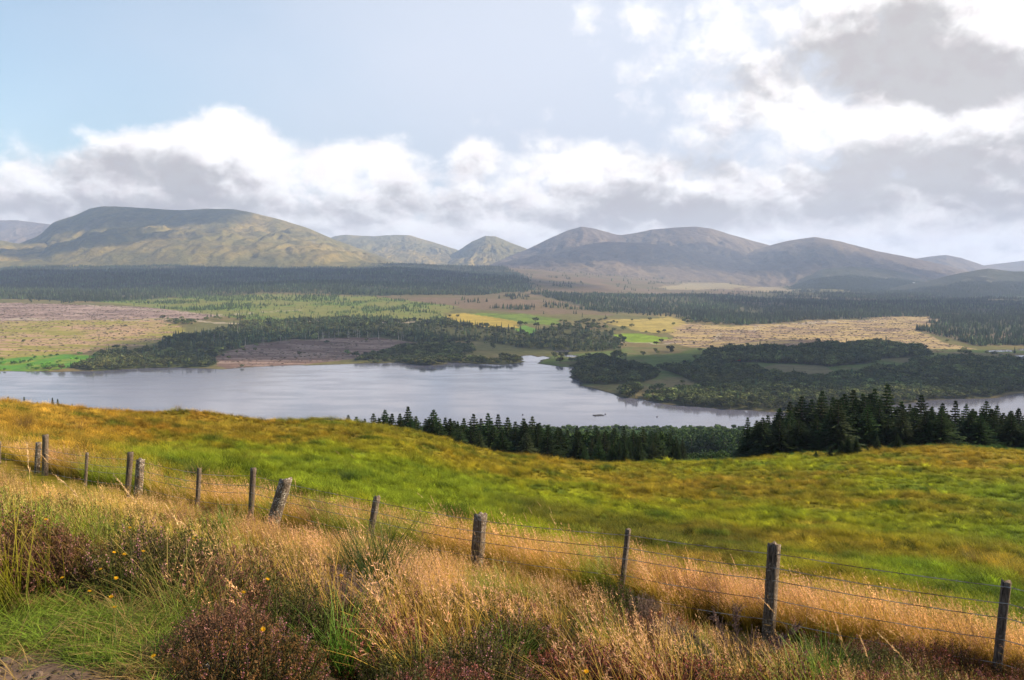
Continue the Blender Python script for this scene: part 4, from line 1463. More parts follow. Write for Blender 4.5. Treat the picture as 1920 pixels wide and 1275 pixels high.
# saplings on the crest
SAP = [(1530, 846, 10, 'small spruce sapling leftmost on the right hand crest'), (1557, 840, 15, 'thin spruce sapling second from left on the right hand crest'), (1578, 844, 18, 'broad low spruce sapling on the right hand crest'),
       (1590, 828, 26, 'tallest spruce sapling of the group on the right hand crest'), (1606, 822, 24, 'spruce sapling just right of the tallest one on the crest'), (1645, 822, 22, 'narrow bright spruce sapling standing alone on the crest'),
       (1683, 824, 24, 'bushy spruce sapling at the right of the crest saplings'), (1627, 836, 10, 'tiny spruce sapling between larger ones on the crest'), (1644, 846, 8, 'tiny sapling below the narrow bright one'),
       (1728, 831, 9, 'pale low sapling right of the bushy one on the crest'), (1800, 830, 8, 'small dark sapling far right on the crest line')]
for i, (px, row, hp, lab) in enumerate(SAP):
    Y = 104.0
    u, v = pix(px, row)
    g = float(near_z(u * Y, Y))
    h = hp * Y / F * 1.5
    tree_thing('spruce_sapling', SPR[(i + 3) % 6], (float(u * Y), Y, HC + g - 0.1), i * 1.1, (h * 1.5, h * 1.5, h), lab, 'sapling')
for i, (px, row, lab) in enumerate([(45, 744, 'small spruce top at the far left above the straw crest'), (98, 746, 'pair of dark spruce tops left of the taller one on the left crest'), (108, 748, 'dark spruce top right of its twin on the left crest'),
                                    (135, 757, 'low dark bush top on the left crest'), (15, 743, 'dark spruce top nearest the left edge'), (30, 748, 'low spruce top second from the left edge'), (70, 753, 'low spruce top below the twin tops'), (516, 785, 'tiny lone spruce top above the middle of the crest'), (238, 766, 'tiny lone shrub top above the left crest'), (638, 784, 'small shrub top at the left end of the middle spruces')]):
    near_tree(px, row, 105.0 if px < 300 else 130.0, SPR[i % 6], 0.9, lab, None, 'spruce_tree', 0.8)

# ------------------------------------------------------------------ grasses
def blades(mb, r, n, base_r, h, lean, curl, w, c0, c1, c2, seg=4, dirbase=math.pi, dirspread=3.14, hv=0.3):
    """n blades round the origin; leaning mostly towards dirbase; colour runs c0 (foot) -> c1 -> c2 (tip)"""
    a = r.uniform(0, 6.283, n)
    rad = base_r * np.sqrt(r.uniform(0, 1, n))
    b0 = np.stack([np.cos(a) * rad, np.sin(a) * rad, np.full(n, -0.03)], 1)
    H_ = h * r.uniform(1 - hv, 1 + hv, n)
    dr = dirbase + r.uniform(-1, 1, n) * dirspread
    ln = lean * r.uniform(0.3, 1.6, n)
    cu = curl * r.uniform(0.2, 1.8, n)
    face = r.uniform(0, 6.283, n)
    t = np.linspace(0, 1, seg + 1)
    hx = np.stack([np.cos(dr), np.sin(dr)], 1)
    horiz = (ln[:, None] * t + cu[:, None] * t ** 2) * H_[:, None]
    vert = H_[:, None] * (t - 0.35 * cu[:, None] * t ** 2.2)
    ctr = np.zeros((n, seg + 1, 3))
    ctr[..., 0] = b0[:, None, 0] + hx[:, None, 0] * horiz
    ctr[..., 1] = b0[:, None, 1] + hx[:, None, 1] * horiz
    ctr[..., 2] = b0[:, None, 2] + vert
    wd = w * r.uniform(0.7, 1.3, n)[:, None] * (np.maximum(1 - t, 0.06) ** 0.6)[None]
    side = np.stack([np.cos(face), np.sin(face), 0 * face], 1)[:, None, :] * wd[..., None]
    L, R_ = ctr - side, ctr + side
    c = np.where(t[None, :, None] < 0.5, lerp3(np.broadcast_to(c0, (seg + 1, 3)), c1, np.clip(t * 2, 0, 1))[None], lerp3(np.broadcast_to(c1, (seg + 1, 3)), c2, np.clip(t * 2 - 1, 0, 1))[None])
    c = c * r.uniform(0.75, 1.25, (n, 1, 1))
    for s in range(seg):
        q = np.stack([L[:, s], R_[:, s], R_[:, s + 1], L[:, s + 1]], 1)
        cc = np.stack([c[:, s], c[:, s], c[:, s + 1], c[:, s + 1]], 1)
        mb.quads(q, cc)
    return ctr


def plumes(mb, r, ctr, frm, k, length, wid_, col, loose=0.4):
    """feathery seed heads along the upper part of the stems"""
    n, sg, _ = ctr.shape
    tt = r.uniform(frm, 1.0, (n, k))
    f = tt * (sg - 1)
    i = np.minimum(f.astype(int), sg - 2)
    fr = (f - i)[..., None]
    rows = np.arange(n)[:, None]
    p = ctr[rows, i] * (1 - fr) + ctr[rows, i + 1] * fr
    tg = ctr[rows, i + 1] - ctr[rows, i]
    tg = tg / (np.linalg.norm(tg, axis=-1, keepdims=True) + 1e-9)
    out = tg + r.normal(0, loose, p.shape)
    out /= np.linalg.norm(out, axis=-1, keepdims=True)
    q = p + out * length * r.uniform(0.5, 1.3, (n, k, 1)) * (1.15 - 0.7 * (tt[..., None] - frm) / (1 - frm))
    sd = np.cross(out, r.normal(0, 1, p.shape))
    sd = sd / (np.linalg.norm(sd, axis=-1, keepdims=True) + 1e-9) * wid_
    m_ = (p + q) / 2
    P = np.stack([p, m_ - sd, q, m_ + sd], 2).reshape(-1, 4, 3)
    mb.quads(P, np.asarray(col) * r.uniform(0.75, 1.3, (len(P), 1)))


WIND = math.pi            # grasses lean towards -x


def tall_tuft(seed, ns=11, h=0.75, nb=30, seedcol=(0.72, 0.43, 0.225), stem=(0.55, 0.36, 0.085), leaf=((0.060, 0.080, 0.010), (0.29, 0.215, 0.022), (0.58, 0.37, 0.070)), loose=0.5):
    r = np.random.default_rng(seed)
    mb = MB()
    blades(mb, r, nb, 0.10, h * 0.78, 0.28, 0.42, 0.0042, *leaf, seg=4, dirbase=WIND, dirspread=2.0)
    c = blades(mb, r, ns, 0.08, h, 0.22, 0.22, 0.0016, (0.16, 0.15, 0.035), stem, stem, seg=5, dirbase=WIND, dirspread=1.0, hv=0.22)
    plumes(mb, r, c, 0.70, 11, 0.045, 0.0030, seedcol, loose)
    return mb.mesh('tuft', M_GRASS)


TALL = [tall_tuft(600 + i, h=0.70 + 0.06 * (i % 3)) for i in range(5)] + [tall_tuft(610 + i, ns=10, seedcol=(0.50, 0.31, 0.12), loose=0.25, h=0.85) for i in range(2)]


def short_tuft(seed, n, h, w, cols, br=0.12, lean=0.35, curl=0.6):
    r = np.random.default_rng(seed)
    mb = MB()
    blades(mb, r, n, br, h, lean, curl, w, *cols, seg=3, dirbase=WIND, dirspread=2.6)
    return mb.mesh('tuft', M_GRASS)


RUSHES = [(705, 1088, 'r', 1.15, 'big dark green rush clump in front of the short leaning post'), (745, 1115, 'r', 0.8, 'smaller dark rush clump touching the big one'), (665, 1075, 'r', 0.75, 'dark rush clump left behind the big one'),
                            (1545, 1250, 'g', 1.0, 'bright green grass clump at the bottom right of the thick post'), (1505, 1262, 'g', 0.8, 'bright green grass clump left of its larger neighbour at the bottom'), (1120, 1180, 'g', 0.8, 'bright green blades in the middle of the bank'),
                            (420, 985, 'g', 1.1, 'leafy green clump at the edge of the golden grass left of the leaning post'), (640, 1180, 'g', 0.8, 'green grass clump between mauve heathers low on the bank'), (960, 1200, 'g', 0.7, 'yellow green blades low in the middle of the bank'),
                            (45, 800, 'b', 1.0, 'dark bronze rush tussock near the top of the left slope'), (150, 800, 'b', 0.8, 'bronze tussock right of the dark one on the left slope'), (365, 885, 'r', 0.7, 'dark rush clump in the green hollow behind the fence'),
                            (1140, 880, 'r', 0.9, 'dark rush clump on the far field near the middle'), (1830, 1050, 'b', 0.75, 'bronze tussock on the right part of the field'), (650, 895, 'r', 0.6, 'dark rush clump behind the short leaning post')]
DEADS = [(640, 1110, 1.1, 'bleached wiry dead heather below the dark rush clump'), (1200, 1125, 0.8, 'pale grey dead heather at the foot of the thin post'), (1250, 1180, 0.9, 'bleached dead heather left of the thick square post')]
CLEAR = [place_at(q_[0], q_[1], 0.3) + (0.55 * q_[-2],) for q_ in RUSHES + DEADS if q_[1] > 900] + [place_at(386, 1252, 0.03) + (0.20,), place_at(1385, 1250, 0.1) + (0.55,)]


def keep_clear(x, y):
    """true where a tuft would stand in front of one of the bank's larger plants"""
    bad = np.zeros(x.shape, bool)
    for cx, cy_, _, rad in CLEAR:
        bad |= (np.abs(x / y - cx / cy_) < rad * 0.75 / cy_) & (y < cy_ + 0.1) & (y > cy_ - 1.8)
        bad |= np.hypot(x - cx, y - cy_) < rad * 0.5
    return bad


# neutral-coloured field tufts: the patch colour arrives as tint
FT = ((0.45, 0.46, 0.42), (0.95, 0.95, 0.85), (1.45, 1.40, 1.15))
FIELD = [short_tuft(620 + i, 42, 0.30 + 0.05 * (i % 3), 0.006, FT, 0.22) for i in range(4)] + [short_tuft(626, 60, 0.42, 0.006, FT, 0.20, 0.2, 0.4)]

# field beyond the fence
n = 110000
Rm, RM = 10.5, 128.0
R_ = np.exp(rng.uniform(math.log(Rm), math.log(RM), n))
t_ = rng.uniform(-0.62, 0.62, n)
fx, fy = R_ * np.sin(t_), R_ * np.cos(t_)
kk = (fx / FY0 - 0.578) / FA
fence_y = FY0 * (1 + np.clip((np.tan(t_) - 0.578) / (FA - np.tan(t_) * FB), -1.5, 13) * FB)
past = fy - fence_y
ok = past > 0.8
fx, fy, R_, past = fx[ok], fy[ok], R_[ok], past[ok]
fcol = near_colour(fx, fy)
n = len(fx)
fs = (0.55 + 0.006 * R_) * rng.uniform(0.6, 1.3, n) * (0.75 + 0.5 * sstep(fbm(fx / 3.0, fy / 3.0, 3, 81), -0.3, 0.5))
fz = near_z(fx, fy) + HC
tn = fcol * np.exp(rng.normal(0, 0.45, (n, 1))) * 1.22
scatter('meadow_grass', FIELD, np.stack([fx, fy, fz], 1), rots(n, rng, 0.08, 0, 0.7), np.stack([fs, fs, fs * rng.uniform(0.7, 1.1, n)], 1), rng.integers(0, 5, n), tn,
        'green and bronze moor grass covering the field beyond the fence')

# larger tussocks that break the field up into clumps
n = 14000
R_ = np.exp(rng.uniform(math.log(13), math.log(112), n))
t_ = rng.uniform(-0.62, 0.62, n)
fx, fy = R_ * np.sin(t_), R_ * np.cos(t_)
fence_y = FY0 * (1 + np.clip((np.tan(t_) - 0.578) / (FA - np.tan(t_) * FB), -1.5, 13) * FB)
ok = (fy - fence_y > 2.5) & (fbm(fx / 5, fy / 5, 3, 83) + rng.normal(0, 0.3, n) > 0.05)
fx, fy, R_ = fx[ok], fy[ok], R_[ok]
n = len(fx)
fs = (0.60 + 0.005 * R_) * rng.uniform(0.7, 1.6, n)
tn = near_colour(fx, fy) * np.where(rng.uniform(0, 1, (n, 1)) < 0.45, np.array((0.30, 0.40, 0.4)), np.array((1.9, 1.7, 1.3))) * rng.uniform(0.8, 1.2, (n, 1))
scatter('moor_tussocks', FIELD, np.stack([fx, fy, near_z(fx, fy) + HC], 1), rots(n, rng, 0.08, 0, 0.8), np.stack([fs, fs, fs * 1.0], 1), rng.integers(0, 5, n), tn,
        'coarse tussocks of moor grass and rush dotted over the field')
FBX = [-200, 0, 85, 260, 470, 530, 700, 895, 1165, 1440, 1870, 2100]
FBR = [880, 892, 912, 932, 965, 988, 1003, 1052, 1114, 1208, 1278, 1310]
# tall golden grass along the fence and on the bank
n = 26000
R_ = np.exp(rng.uniform(math.log(4.2), math.log(30), n))
t_ = rng.uniform(-0.66, 0.66, n)
gx, gy = R_ * np.sin(t_), R_ * np.cos(t_)
fence_y = FY0 * (1 + np.clip((np.tan(t_) - 0.578) / (FA - np.tan(t_) * FB), -1.5, 13) * FB)
past = gy - fence_y
wv = fbm(gx / 3.5, gy / 3.5, 3, 91)
gz = near_z(gx, gy)
gpx, gpy = topix(gx / gy, (gz + 0.4) / gy)
# upper edge of the golden belt and lower edge (heather) as they lie on the ground
lo_edge = np.interp(gpx, [-100, 0, 300, 500, 640, 760, 900, 1000, 1200, 1300, 1500, 1920, 2050], [915, 925, 965, 1010, 1040, 1120, 1110, 1100, 1120, 1190, 1225, 1255, 1265])
p_keep = sstep(past + wv * 1.3, 3.4, 1.2) * np.where(gpy > lo_edge, 0.10, 1.0)
p_keep = p_keep * np.where(R_ < 5.5, 0.5, 1.0)
vg = (R_ < 5.3) & (gx < -1.15)
p_keep = p_keep * np.clip((R_ / 11.0) ** 1.8, 0.08, 1.0)
ok = (rng.uniform(0, 1, n) < p_keep) & ~vg & ~keep_clear(gx, gy)
gx, gy, gz, wv, past, gpx, gpy, R_ = [a[ok] for a in (gx, gy, gz, wv, past, gpx, gpy, R_)]
n = len(gx)
gs = rng.uniform(0.72, 1.12, n) * (0.95 + 0.25 * wv)
# growth between the eye and the fence stays low enough to leave the posts in view
_, lim = pix(0, np.interp(gpx, FBX, FBR) + rng.normal(0, 14, n))
gs = np.where(past < 0.25, np.minimum(gs, (lim * gy - gz) / 0.86), gs)
okk = gs > 0.45
gx, gy, gz, wv, past, gpx, gpy, R_, gs = [a[okk] for a in (gx, gy, gz, wv, past, gpx, gpy, R_, gs)]
n = len(gx)
gtint = np.ones((n, 3)) * np.exp(rng.normal(0, 0.22, (n, 1)))
gtint = gtint * (1 + sstep(fbm(gx / 2.5, gy / 2.5, 3, 96), -0.3, 0.5)[:, None] * np.array((0.05, -0.02, 0.15)))
gpatch = fbm(gx / 1.7, gy / 1.7, 3, 95)
gtint = np.where((gpatch > 0.24)[:, None], gtint * np.array((0.42, 0.74, 0.32)), gtint)
gtint = np.where((fbm(gx / 0.9, gy / 0.9, 2, 97) > 0.35)[:, None], gtint * np.array((0.45, 0.42, 0.45)), gtint)
left_up = (sstep(gpx, 420, 150) * sstep(gpy, 880, 1000))[:, None]
gtint = gtint * (1 - left_up * np.array((0.25, 0.08, 0.40)))
gi = np.where(rng.uniform(0, 1, n) < 0.78, rng.integers(0, 5, n), 5 + rng.integers(0, 2, n))
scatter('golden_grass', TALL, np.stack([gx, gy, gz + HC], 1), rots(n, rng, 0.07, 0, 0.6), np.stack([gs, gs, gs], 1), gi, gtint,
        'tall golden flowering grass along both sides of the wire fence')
print('golden', n)

# green and straw blades between the heather, and the short verge grass
GREENS = [short_tuft(640 + i, 30, 0.38, 0.0032, ((0.03, 0.045, 0.008), (0.10, 0.15, 0.018), (0.24, 0.23, 0.05)), 0.10, 0.3, 0.5) for i in range(3)] + \
         [short_tuft(644 + i, 22, 0.42, 0.003, ((0.05, 0.045, 0.01), (0.26, 0.19, 0.05), (0.46, 0.33, 0.12)), 0.10, 0.35, 0.6) for i in range(2)]
n = 8000
R_ = np.exp(rng.uniform(math.log(2.6), math.log(13), n))
t_ = rng.uniform(-0.68, 0.68, n)
vx, vy = R_ * np.sin(t_), R_ * np.cos(t_)
vz = near_z(vx, vy)
vpx, vpy = topix(vx / vy, vz / vy)
_, soil = near_soil(vx, vy, np.zeros((n, 3)))
verge = inpoly(vpx, vpy, [(-400, 1105), (100, 1105), (200, 1130), (350, 1190), (345, 1235), (300, 1275), (200, 1500), (-900, 1500)])
pn = fbm(vx / 1.2, vy / 1.2, 3, 99)
ok = (~soil | (rng.uniform(0, 1, n) < 0.06)) & ~verge & (rng.uniform(0, 1, n) < 0.10 + 0.75 * sstep(pn, 0.0, 0.35))
vi = np.where(pn > rng.normal(0, 0.25, n), rng.integers(0, 3, n), 3 + rng.integers(0, 2, n))
vs = rng.uniform(0.55, 1.1, n)
vs = np.where(R_ < 4.6, vs * 0.55, vs)
_, lim = pix(0, np.interp(vpx, FBX, FBR) + 25)
vs = np.minimum(vs, (lim * vy - vz) / 0.42)
q = np.where(ok & (vs > 0.35) & ~keep_clear(vx, vy))[0]
scatter('bank_grass', GREENS, np.stack([vx, vy, vz + HC], 1)[q], rots(n, rng, 0.1, 0, 1.2)[q], np.stack([vs, vs, vs], 1)[q], vi[q], (np.ones((n, 3)) * rng.uniform(0.7, 1.3, (n, 1)))[q],
        'green and straw coloured grass growing between the heather clumps')
VERGE = [short_tuft(650 + i, 40, 0.10, 0.0028, ((0.045, 0.075, 0.010), (0.12, 0.205, 0.018), (0.24, 0.30, 0.04)), 0.09, 0.6, 0.9) for i in range(3)] + [short_tuft(655, 22, 0.10, 0.0028, ((0.10, 0.07, 0.02), (0.30, 0.20, 0.07), (0.42, 0.29, 0.12)), 0.09, 0.8, 1.0)]
n = 9000
vx, vy = rng.uniform(-4.2, -0.6, n), rng.uniform(2.6, 6.0, n)
vz = near_z(vx, vy)
vpx, vpy = topix(vx / vy, vz / vy)
_, soil = near_soil(vx, vy, np.zeros((n, 3)))
verge = inpoly(vpx, vpy, [(-400, 1100), (100, 1100), (200, 1130), (345, 1190), (370, 1235), (330, 1275), (200, 1500), (-900, 1500)])
ok = verge & (~soil | (rng.uniform(0, 1, n) < 0.05)) & (rng.uniform(0, 1, n) < 0.35 + 0.65 * sstep(fbm(vx / 0.5, vy / 0.5, 3, 101), -0.35, 0.1))
q = np.where(ok)[0]
vs = rng.uniform(0.4, 1.25, n)
scatter('verge_grass', VERGE, np.stack([vx, vy, vz + HC], 1)[q], rots(n, rng, 0.15)[q], np.stack([vs, vs, vs], 1)[q], np.where(rng.uniform(0, 1, n) < 0.22 + 0.6 * sstep(fbm(vx / 0.4, vy / 0.4, 2, 103), -0.3, 0.2), rng.integers(0, 3, n), 3)[q], (np.ones((n, 3)) * rng.uniform(0.75, 1.3, (n, 1)))[q],
        'short bright green grass on the roadside verge')
# clods and grit on the bare patch
n = 5200
vx, vy = rng.uniform(-4.2, -0.3, n), rng.uniform(2.3, 4.9, n)
vz = near_z(vx, vy)
_, soil = near_soil(vx, vy, np.zeros((n, 3)))
q = np.where(soil & (fbm(vx / 0.35, vy / 0.35, 3, 121) + rng.normal(0, 0.25, n) > 0.0))[0]


def clod(seed):
    r = np.random.default_rng(seed)
    V, F3 = [], []
    for i in range(5):
        for k in range(8):
            a, e = k * 0.785 + 0.3 * i, -0.6 + i * 0.5
            rad = r.uniform(0.75, 1.15)
            V.append((math.cos(a) * math.cos(e) * rad, math.sin(a) * math.cos(e) * rad, math.sin(e) * 0.7 * rad))
    for i in range(4):
        for k in range(8):
            F3.append((i * 8 + k, i * 8 + (k + 1) % 8, i * 8 + 8 + (k + 1) % 8, i * 8 + 8 + k))
    mb = MB()
    mb.add(V, F3, (0.14, 0.10, 0.078))
    return mb.mesh('clod', M_GRASS)


vs = rng.gamma(1.6, 0.006, n) + 0.003
scatter('grit', [clod(660), clod(661), clod(662)], np.stack([vx, vy, vz + HC], 1)[q], rots(n, rng, 0.4)[q], np.stack([vs, vs, vs], 1)[q], rng.integers(0, 3, n)[q], (np.ones((n, 3)) * rng.uniform(0.5, 1.7, (n, 1)))[q],
        'clods and grit on the bare earth of the lay-by edge')

# ------------------------------------------------------------------ heather and other plants of the bank
def heather_parts(seed, rad=0.42, h=0.42, n=230, leafc=(0.044, 0.046, 0.012), tipc=(0.155, 0.075, 0.026), flowerc=(0.30, 0.115, 0.13), pf=0.25, dead=False):
    r = np.random.default_rng(seed)
    wood, leaf, flo = MB(), MB(), MB()
    a = r.uniform(0, 6.283, n)
    sp = np.sqrt(r.uniform(0, 1, n))
    b0 = np.stack([np.cos(a) * 0.10 * sp, np.sin(a) * 0.10 * sp, np.zeros(n) - 0.03], 1)
    top = np.stack([np.cos(a) * rad * sp, np.sin(a) * rad * sp, h * (1.02 - 0.55 * sp ** 2) * r.uniform(0.72, 1.12, n)], 1)
    mid = (b0 + top) / 2 + np.stack([np.cos(a) * 0.10 * rad, np.sin(a) * 0.10 * rad, 0 * a - 0.02], 1) + r.normal(0, 0.02, (n, 3))

    def at(t):
        t = np.asarray(t)
        return (1 - t) ** 2 * b0[:, None] + 2 * t * (1 - t) * mid[:, None] + t * t * top[:, None]
    ts = np.linspace(0, 1, 5)
    P = at(ts[None, :, None] * np.ones((n, 1, 1)))
    w = (0.0045 * (1 - ts) + 0.0010)[None, :, None]
    f = r.uniform(0, 6.283, n)
    sd = np.stack([np.cos(f), np.sin(f), 0 * f], 1)[:, None] * w
    wc = np.array((0.16, 0.115, 0.085)) * (1.5 if dead else 0.42)
    for s in range(4):
        wood.quads(np.stack([P[:, s] - sd[:, s], P[:, s] + sd[:, s], P[:, s + 1] + sd[:, s + 1], P[:, s + 1] - sd[:, s + 1]], 1), wc * r.uniform(0.6, 1.4, (n, 1)))
    # side twigs carry the tiny leaves
    k = 54
    t = r.uniform(0.40, 1.0, (n, k, 1))
    p = at(t) + r.normal(0, 0.020, (n, k, 3)) * (1 - 0.4 * t)
    p = p.reshape(-1, 3)
    d = r.normal(0, 1, p.shape)
    d[:, 2] += 1.1
    d /= np.linalg.norm(d, axis=1)[:, None]
    L = r.uniform(0.012, 0.030, (len(p), 1))
    s_ = np.cross(d, r.normal(0, 1, p.shape))
    s_ /= np.linalg.norm(s_, axis=1)[:, None]
    s_ *= 0.0036
    tq = t.reshape(-1)
    c = lerp3(np.broadcast_to(leafc, p.shape), tipc, sstep(tq + r.normal(0, 0.2, len(tq)), 0.6, 1.05)) * r.uniform(0.6, 1.4, (len(p), 1))
    leaf.quads(np.stack([p, p + d * L * 0.5 - s_, p + d * L, p + d * L * 0.5 + s_], 1), c)
    # flower spikes
    sel = np.where(r.uniform(0, 1, n) < pf)[0]
    if len(sel):
        kf = 20
        tf = r.uniform(0.80, 1.07, (len(sel), kf, 1))
        pf_ = ((1 - tf) ** 2 * b0[sel][:, None] + 2 * tf * (1 - tf) * mid[sel][:, None] + tf * tf * top[sel][:, None] + r.normal(0, 0.006, (len(sel), kf, 3))).reshape(-1, 3)
        d = r.normal(0, 1, pf_.shape)
        d /= np.linalg.norm(d, axis=1)[:, None]
        e = np.cross(d, r.normal(0, 1, pf_.shape))
        e /= np.linalg.norm(e, axis=1)[:, None]
        z_ = 0.0042
        flo.quads(np.stack([pf_ - d * z_, pf_ - e * z_, pf_ + d * z_, pf_ + e * z_], 1), np.array(flowerc) * r.uniform(0.7, 1.5, (len(pf_), 1)))
    else:
        flo = None
    return [('branches', wood.mesh('branches', M_BARK)), ('foliage', leaf.mesh('foliage', M_HERB))] + ([('blossom', flo.mesh('blossom', M_HERB))] if flo else [])


HEA = [heather_parts(700, 0.45, 0.44, 240), heather_parts(701, 0.40, 0.40, 220, (0.050, 0.060, 0.016), (0.11, 0.085, 0.025), (0.36, 0.17, 0.19), 0.2), heather_parts(702, 0.50, 0.36, 260, (0.055, 0.036, 0.014), (0.19, 0.058, 0.034), (0.34, 0.12, 0.115), 0.38),
       heather_parts(703, 0.38, 0.46, 200, (0.045, 0.055, 0.016), (0.085, 0.085, 0.022), pf=0.10), heather_parts(704, 0.42, 0.38, 220, (0.09, 0.055, 0.03), (0.21, 0.10, 0.06), (0.32, 0.15, 0.14), 0.18)]
DEADH = heather_parts(710, 0.42, 0.46, 170, (0.15, 0.105, 0.085), (0.24, 0.165, 0.145), pf=0.0, dead=True)


def plant_thing(name, parts, loc, rz, scl, label, cat, group=None):
    e = bpy.data.objects.new(name, None)
    C.objects.link(e)
    e.location, e.rotation_euler = loc, (0, 0, rz)
    e.scale = (scl,) * 3 if not hasattr(scl, '__len__') else scl
    e.empty_display_size = 0.1
    for nm, me_ in parts:
        obj(nm, me_, e)
    tag(e, label, cat, group)
    return e


top_edge = lambda px: np.interp(px, [-100, 0, 300, 420, 500, 640, 760, 900, 1000, 1200, 1300, 1500, 1920, 2050], [925, 935, 985, 1035, 1030, 1070, 1140, 1125, 1110, 1125, 1190, 1225, 1245, 1255])
placed = []
HL = [('heather with rusty tips and pink spikes', 'rusty pink heather'), ('dark green heather with pale mauve spikes', 'mauve heather'), ('low reddish heather full of pink blossom', 'reddish heather'),
      ('dark green heather nearly without flowers', 'dark heather'), ('brownish fading heather with few flowers', 'fading heather')]
tries = 0
while len(placed) < 280 and tries < 9000:
    tries += 1
    px = rng.uniform(-80, 2000)
    py = rng.uniform(top_edge(px) - (25 if px < 700 else 0), 1390)
    if px < 360 and py > 1110:
        continue
    q = place_at(px, py, 0.25)
    if q is None or q[1] > 14 or (px < 400 and q[1] < 4.95):
        continue
    if keep_clear(np.array([q[0]]), np.array([q[1]]))[0]:
        continue
    if any((q[0] - a) ** 2 + (q[1] - b_) ** 2 < 0.25 ** 2 for a, b_, _ in placed):
        continue
    placed.append(q)
    red = fbm(q[0] / 1.3, q[1] / 1.3, 2, 111)
    if py > 1150 and 560 < px < 1250:
        i = int(rng.choice([2, 0, 3, 4, 1]))
    elif px > 1250:
        i = int(rng.choice([4, 2, 3, 2, 0]))
    else:
        i = int(rng.choice([3, 1, 0, 3, 4]))
    plant_thing('heather_bush', HEA[i], (q[0], q[1], q[2] - 0.02), rng.uniform(0, 6.28), rng.uniform(0.6, 1.2) * (0.7 if q[1] < 4.6 else 1.0), HL[i][0] + ' ' + place_words(px), 'heather', HL[i][1] + ' ' + place_words(px))
print('heather', len(placed))
for px, py, s, lab in DEADS:
    q = place_at(px, py, 0.3)
    plant_thing('dead_heather_bush', DEADH, (q[0], q[1], q[2]), rng.uniform(0, 6.28), s, lab, 'heather')


def twiggy_parts(seed):
    """leggy dead heather: bare curved branches ending in brooms of fine twigs"""
    r = np.random.default_rng(seed)
    wood, tw = MB(), MB()
    for a, L, up_ in ((0.1, 0.62, 0.75), (0.5, 0.55, 0.62), (1.0, 0.40, 0.9), (1.5, 0.52, 1.25), (2.0, 0.55, 1.1), (2.7, 0.5, 0.8), (3.4, 0.4, 0.9), (4.6, 0.35, 1.0), (5.5, 0.42, 0.9)):
        d = np.array((math.cos(a), 0.45 * math.sin(a) , 0.0))
        t = np.linspace(0, 1, 8)
        p = d * (L * t)[:, None] + np.array((0, 0, 1.0)) * (L * up_ * (t ** 1.25))[:, None] + np.cumsum(r.normal(0, 0.010, (8, 3)), 0)
        wood.tube(p, 0.008 * (1 - 0.75 * t), np.array((0.085, 0.060, 0.048)), 5)
        for k in range(95):
            f = r.uniform(0.48, 1.0)
            i = min(int(f * 7), 6)
            b0 = p[i] + (p[i + 1] - p[i]) * (f * 7 - i)
            v = (p[-1] - p[4]) / np.linalg.norm(p[-1] - p[4]) + r.normal(0, 0.55, 3)
            v /= np.linalg.norm(v)
            e = b0 + v * r.uniform(0.05, 0.15)
            tw.tube([b0, (b0 + e) / 2 + r.normal(0, 0.006, 3), e], [0.0022, 0.0018, 0.0012], np.array((0.17, 0.115, 0.10)) * r.uniform(0.45, 1.3), 3, False)
            n = 5
            c = b0 + (e - b0) * r.uniform(0.3, 1.0, (n, 1)) + r.normal(0, 0.006, (n, 3))
            tw.quads(leaf_clumps(r, c, r.normal(0, 1, (n, 3)), 0.0055), np.array((0.14, 0.085, 0.075)) * r.uniform(0.5, 1.4, (n, 1)))
    return [('branches', wood.mesh('branches', M_BARK, True)), ('twigs', tw.mesh('twigs', M_BARK))]


q = place_at(1385, 1262, 0.05)
plant_thing('dead_heather_bush', twiggy_parts(730), q, 0.15, 1.0, 'leggy dead heather with bare branches and twiggy brooms below the thick square post', 'heather')


def rush_parts(seed, n=260, h=0.85, cols=((0.015, 0.03, 0.008), (0.035, 0.075, 0.014), (0.10, 0.12, 0.03)), br=0.2, w=0.0035):
    r = np.random.default_rng(seed)
    mb = MB()
    blades(mb, r, n, br, h, 0.32, 0.22, w, *cols, seg=4, dirbase=0, dirspread=3.14, hv=0.35)
    return mb


M_RUSH = leaf_mat('rush_blades', 0.3, 0.5, 0.2, tint=False, var=0.1)
RUSH = rush_parts(720, 420, 0.85, ((0.010, 0.020, 0.006), (0.024, 0.055, 0.010), (0.07, 0.095, 0.022)), 0.22, 0.004).mesh('leaves', M_RUSH)
RUSHG = rush_parts(721, 150, 0.55, ((0.03, 0.06, 0.01), (0.085, 0.19, 0.018), (0.20, 0.30, 0.05)), 0.15, 0.004).mesh('leaves', M_RUSH)
RUSHB = rush_parts(722, 240, 0.75, ((0.03, 0.02, 0.01), (0.13, 0.075, 0.025), (0.30, 0.19, 0.06)), 0.25, 0.004).mesh('leaves', M_RUSH)
for px, py, me_, s, lab in RUSHES:
    me_ = {'r': RUSH, 'g': RUSHG, 'b': RUSHB}[me_]
    q = place_at(px, py, 0.3)
    if q:
        e = plant_thing('rush_clump', [('leaves', me_)], q, rng.uniform(0, 6.28), s, lab, 'plant')

# tall single stems standing above the rest: pixel of the tip
def stem_parts(seed, plume=True):
    r = np.random.default_rng(seed)
    st, hd = MB(), MB()
    c = blades(st, r, 1, 0.0, 1.0, 0.22, 0.20, 0.0030, (0.20, 0.17, 0.05), (0.42, 0.30, 0.11), (0.5, 0.36, 0.16), seg=8, dirbase=WIND, dirspread=0.3, hv=0.0)
    plumes(hd, r, c, 0.74, 70, 0.040, 0.0028, (0.70, 0.48, 0.25) if plume else (0.42, 0.34, 0.12), 0.22 if plume else 0.12)
    return [('stalk', st.mesh('stalk', M_HERB)), ('seed_head', hd.mesh('seed_head', M_HERB))]


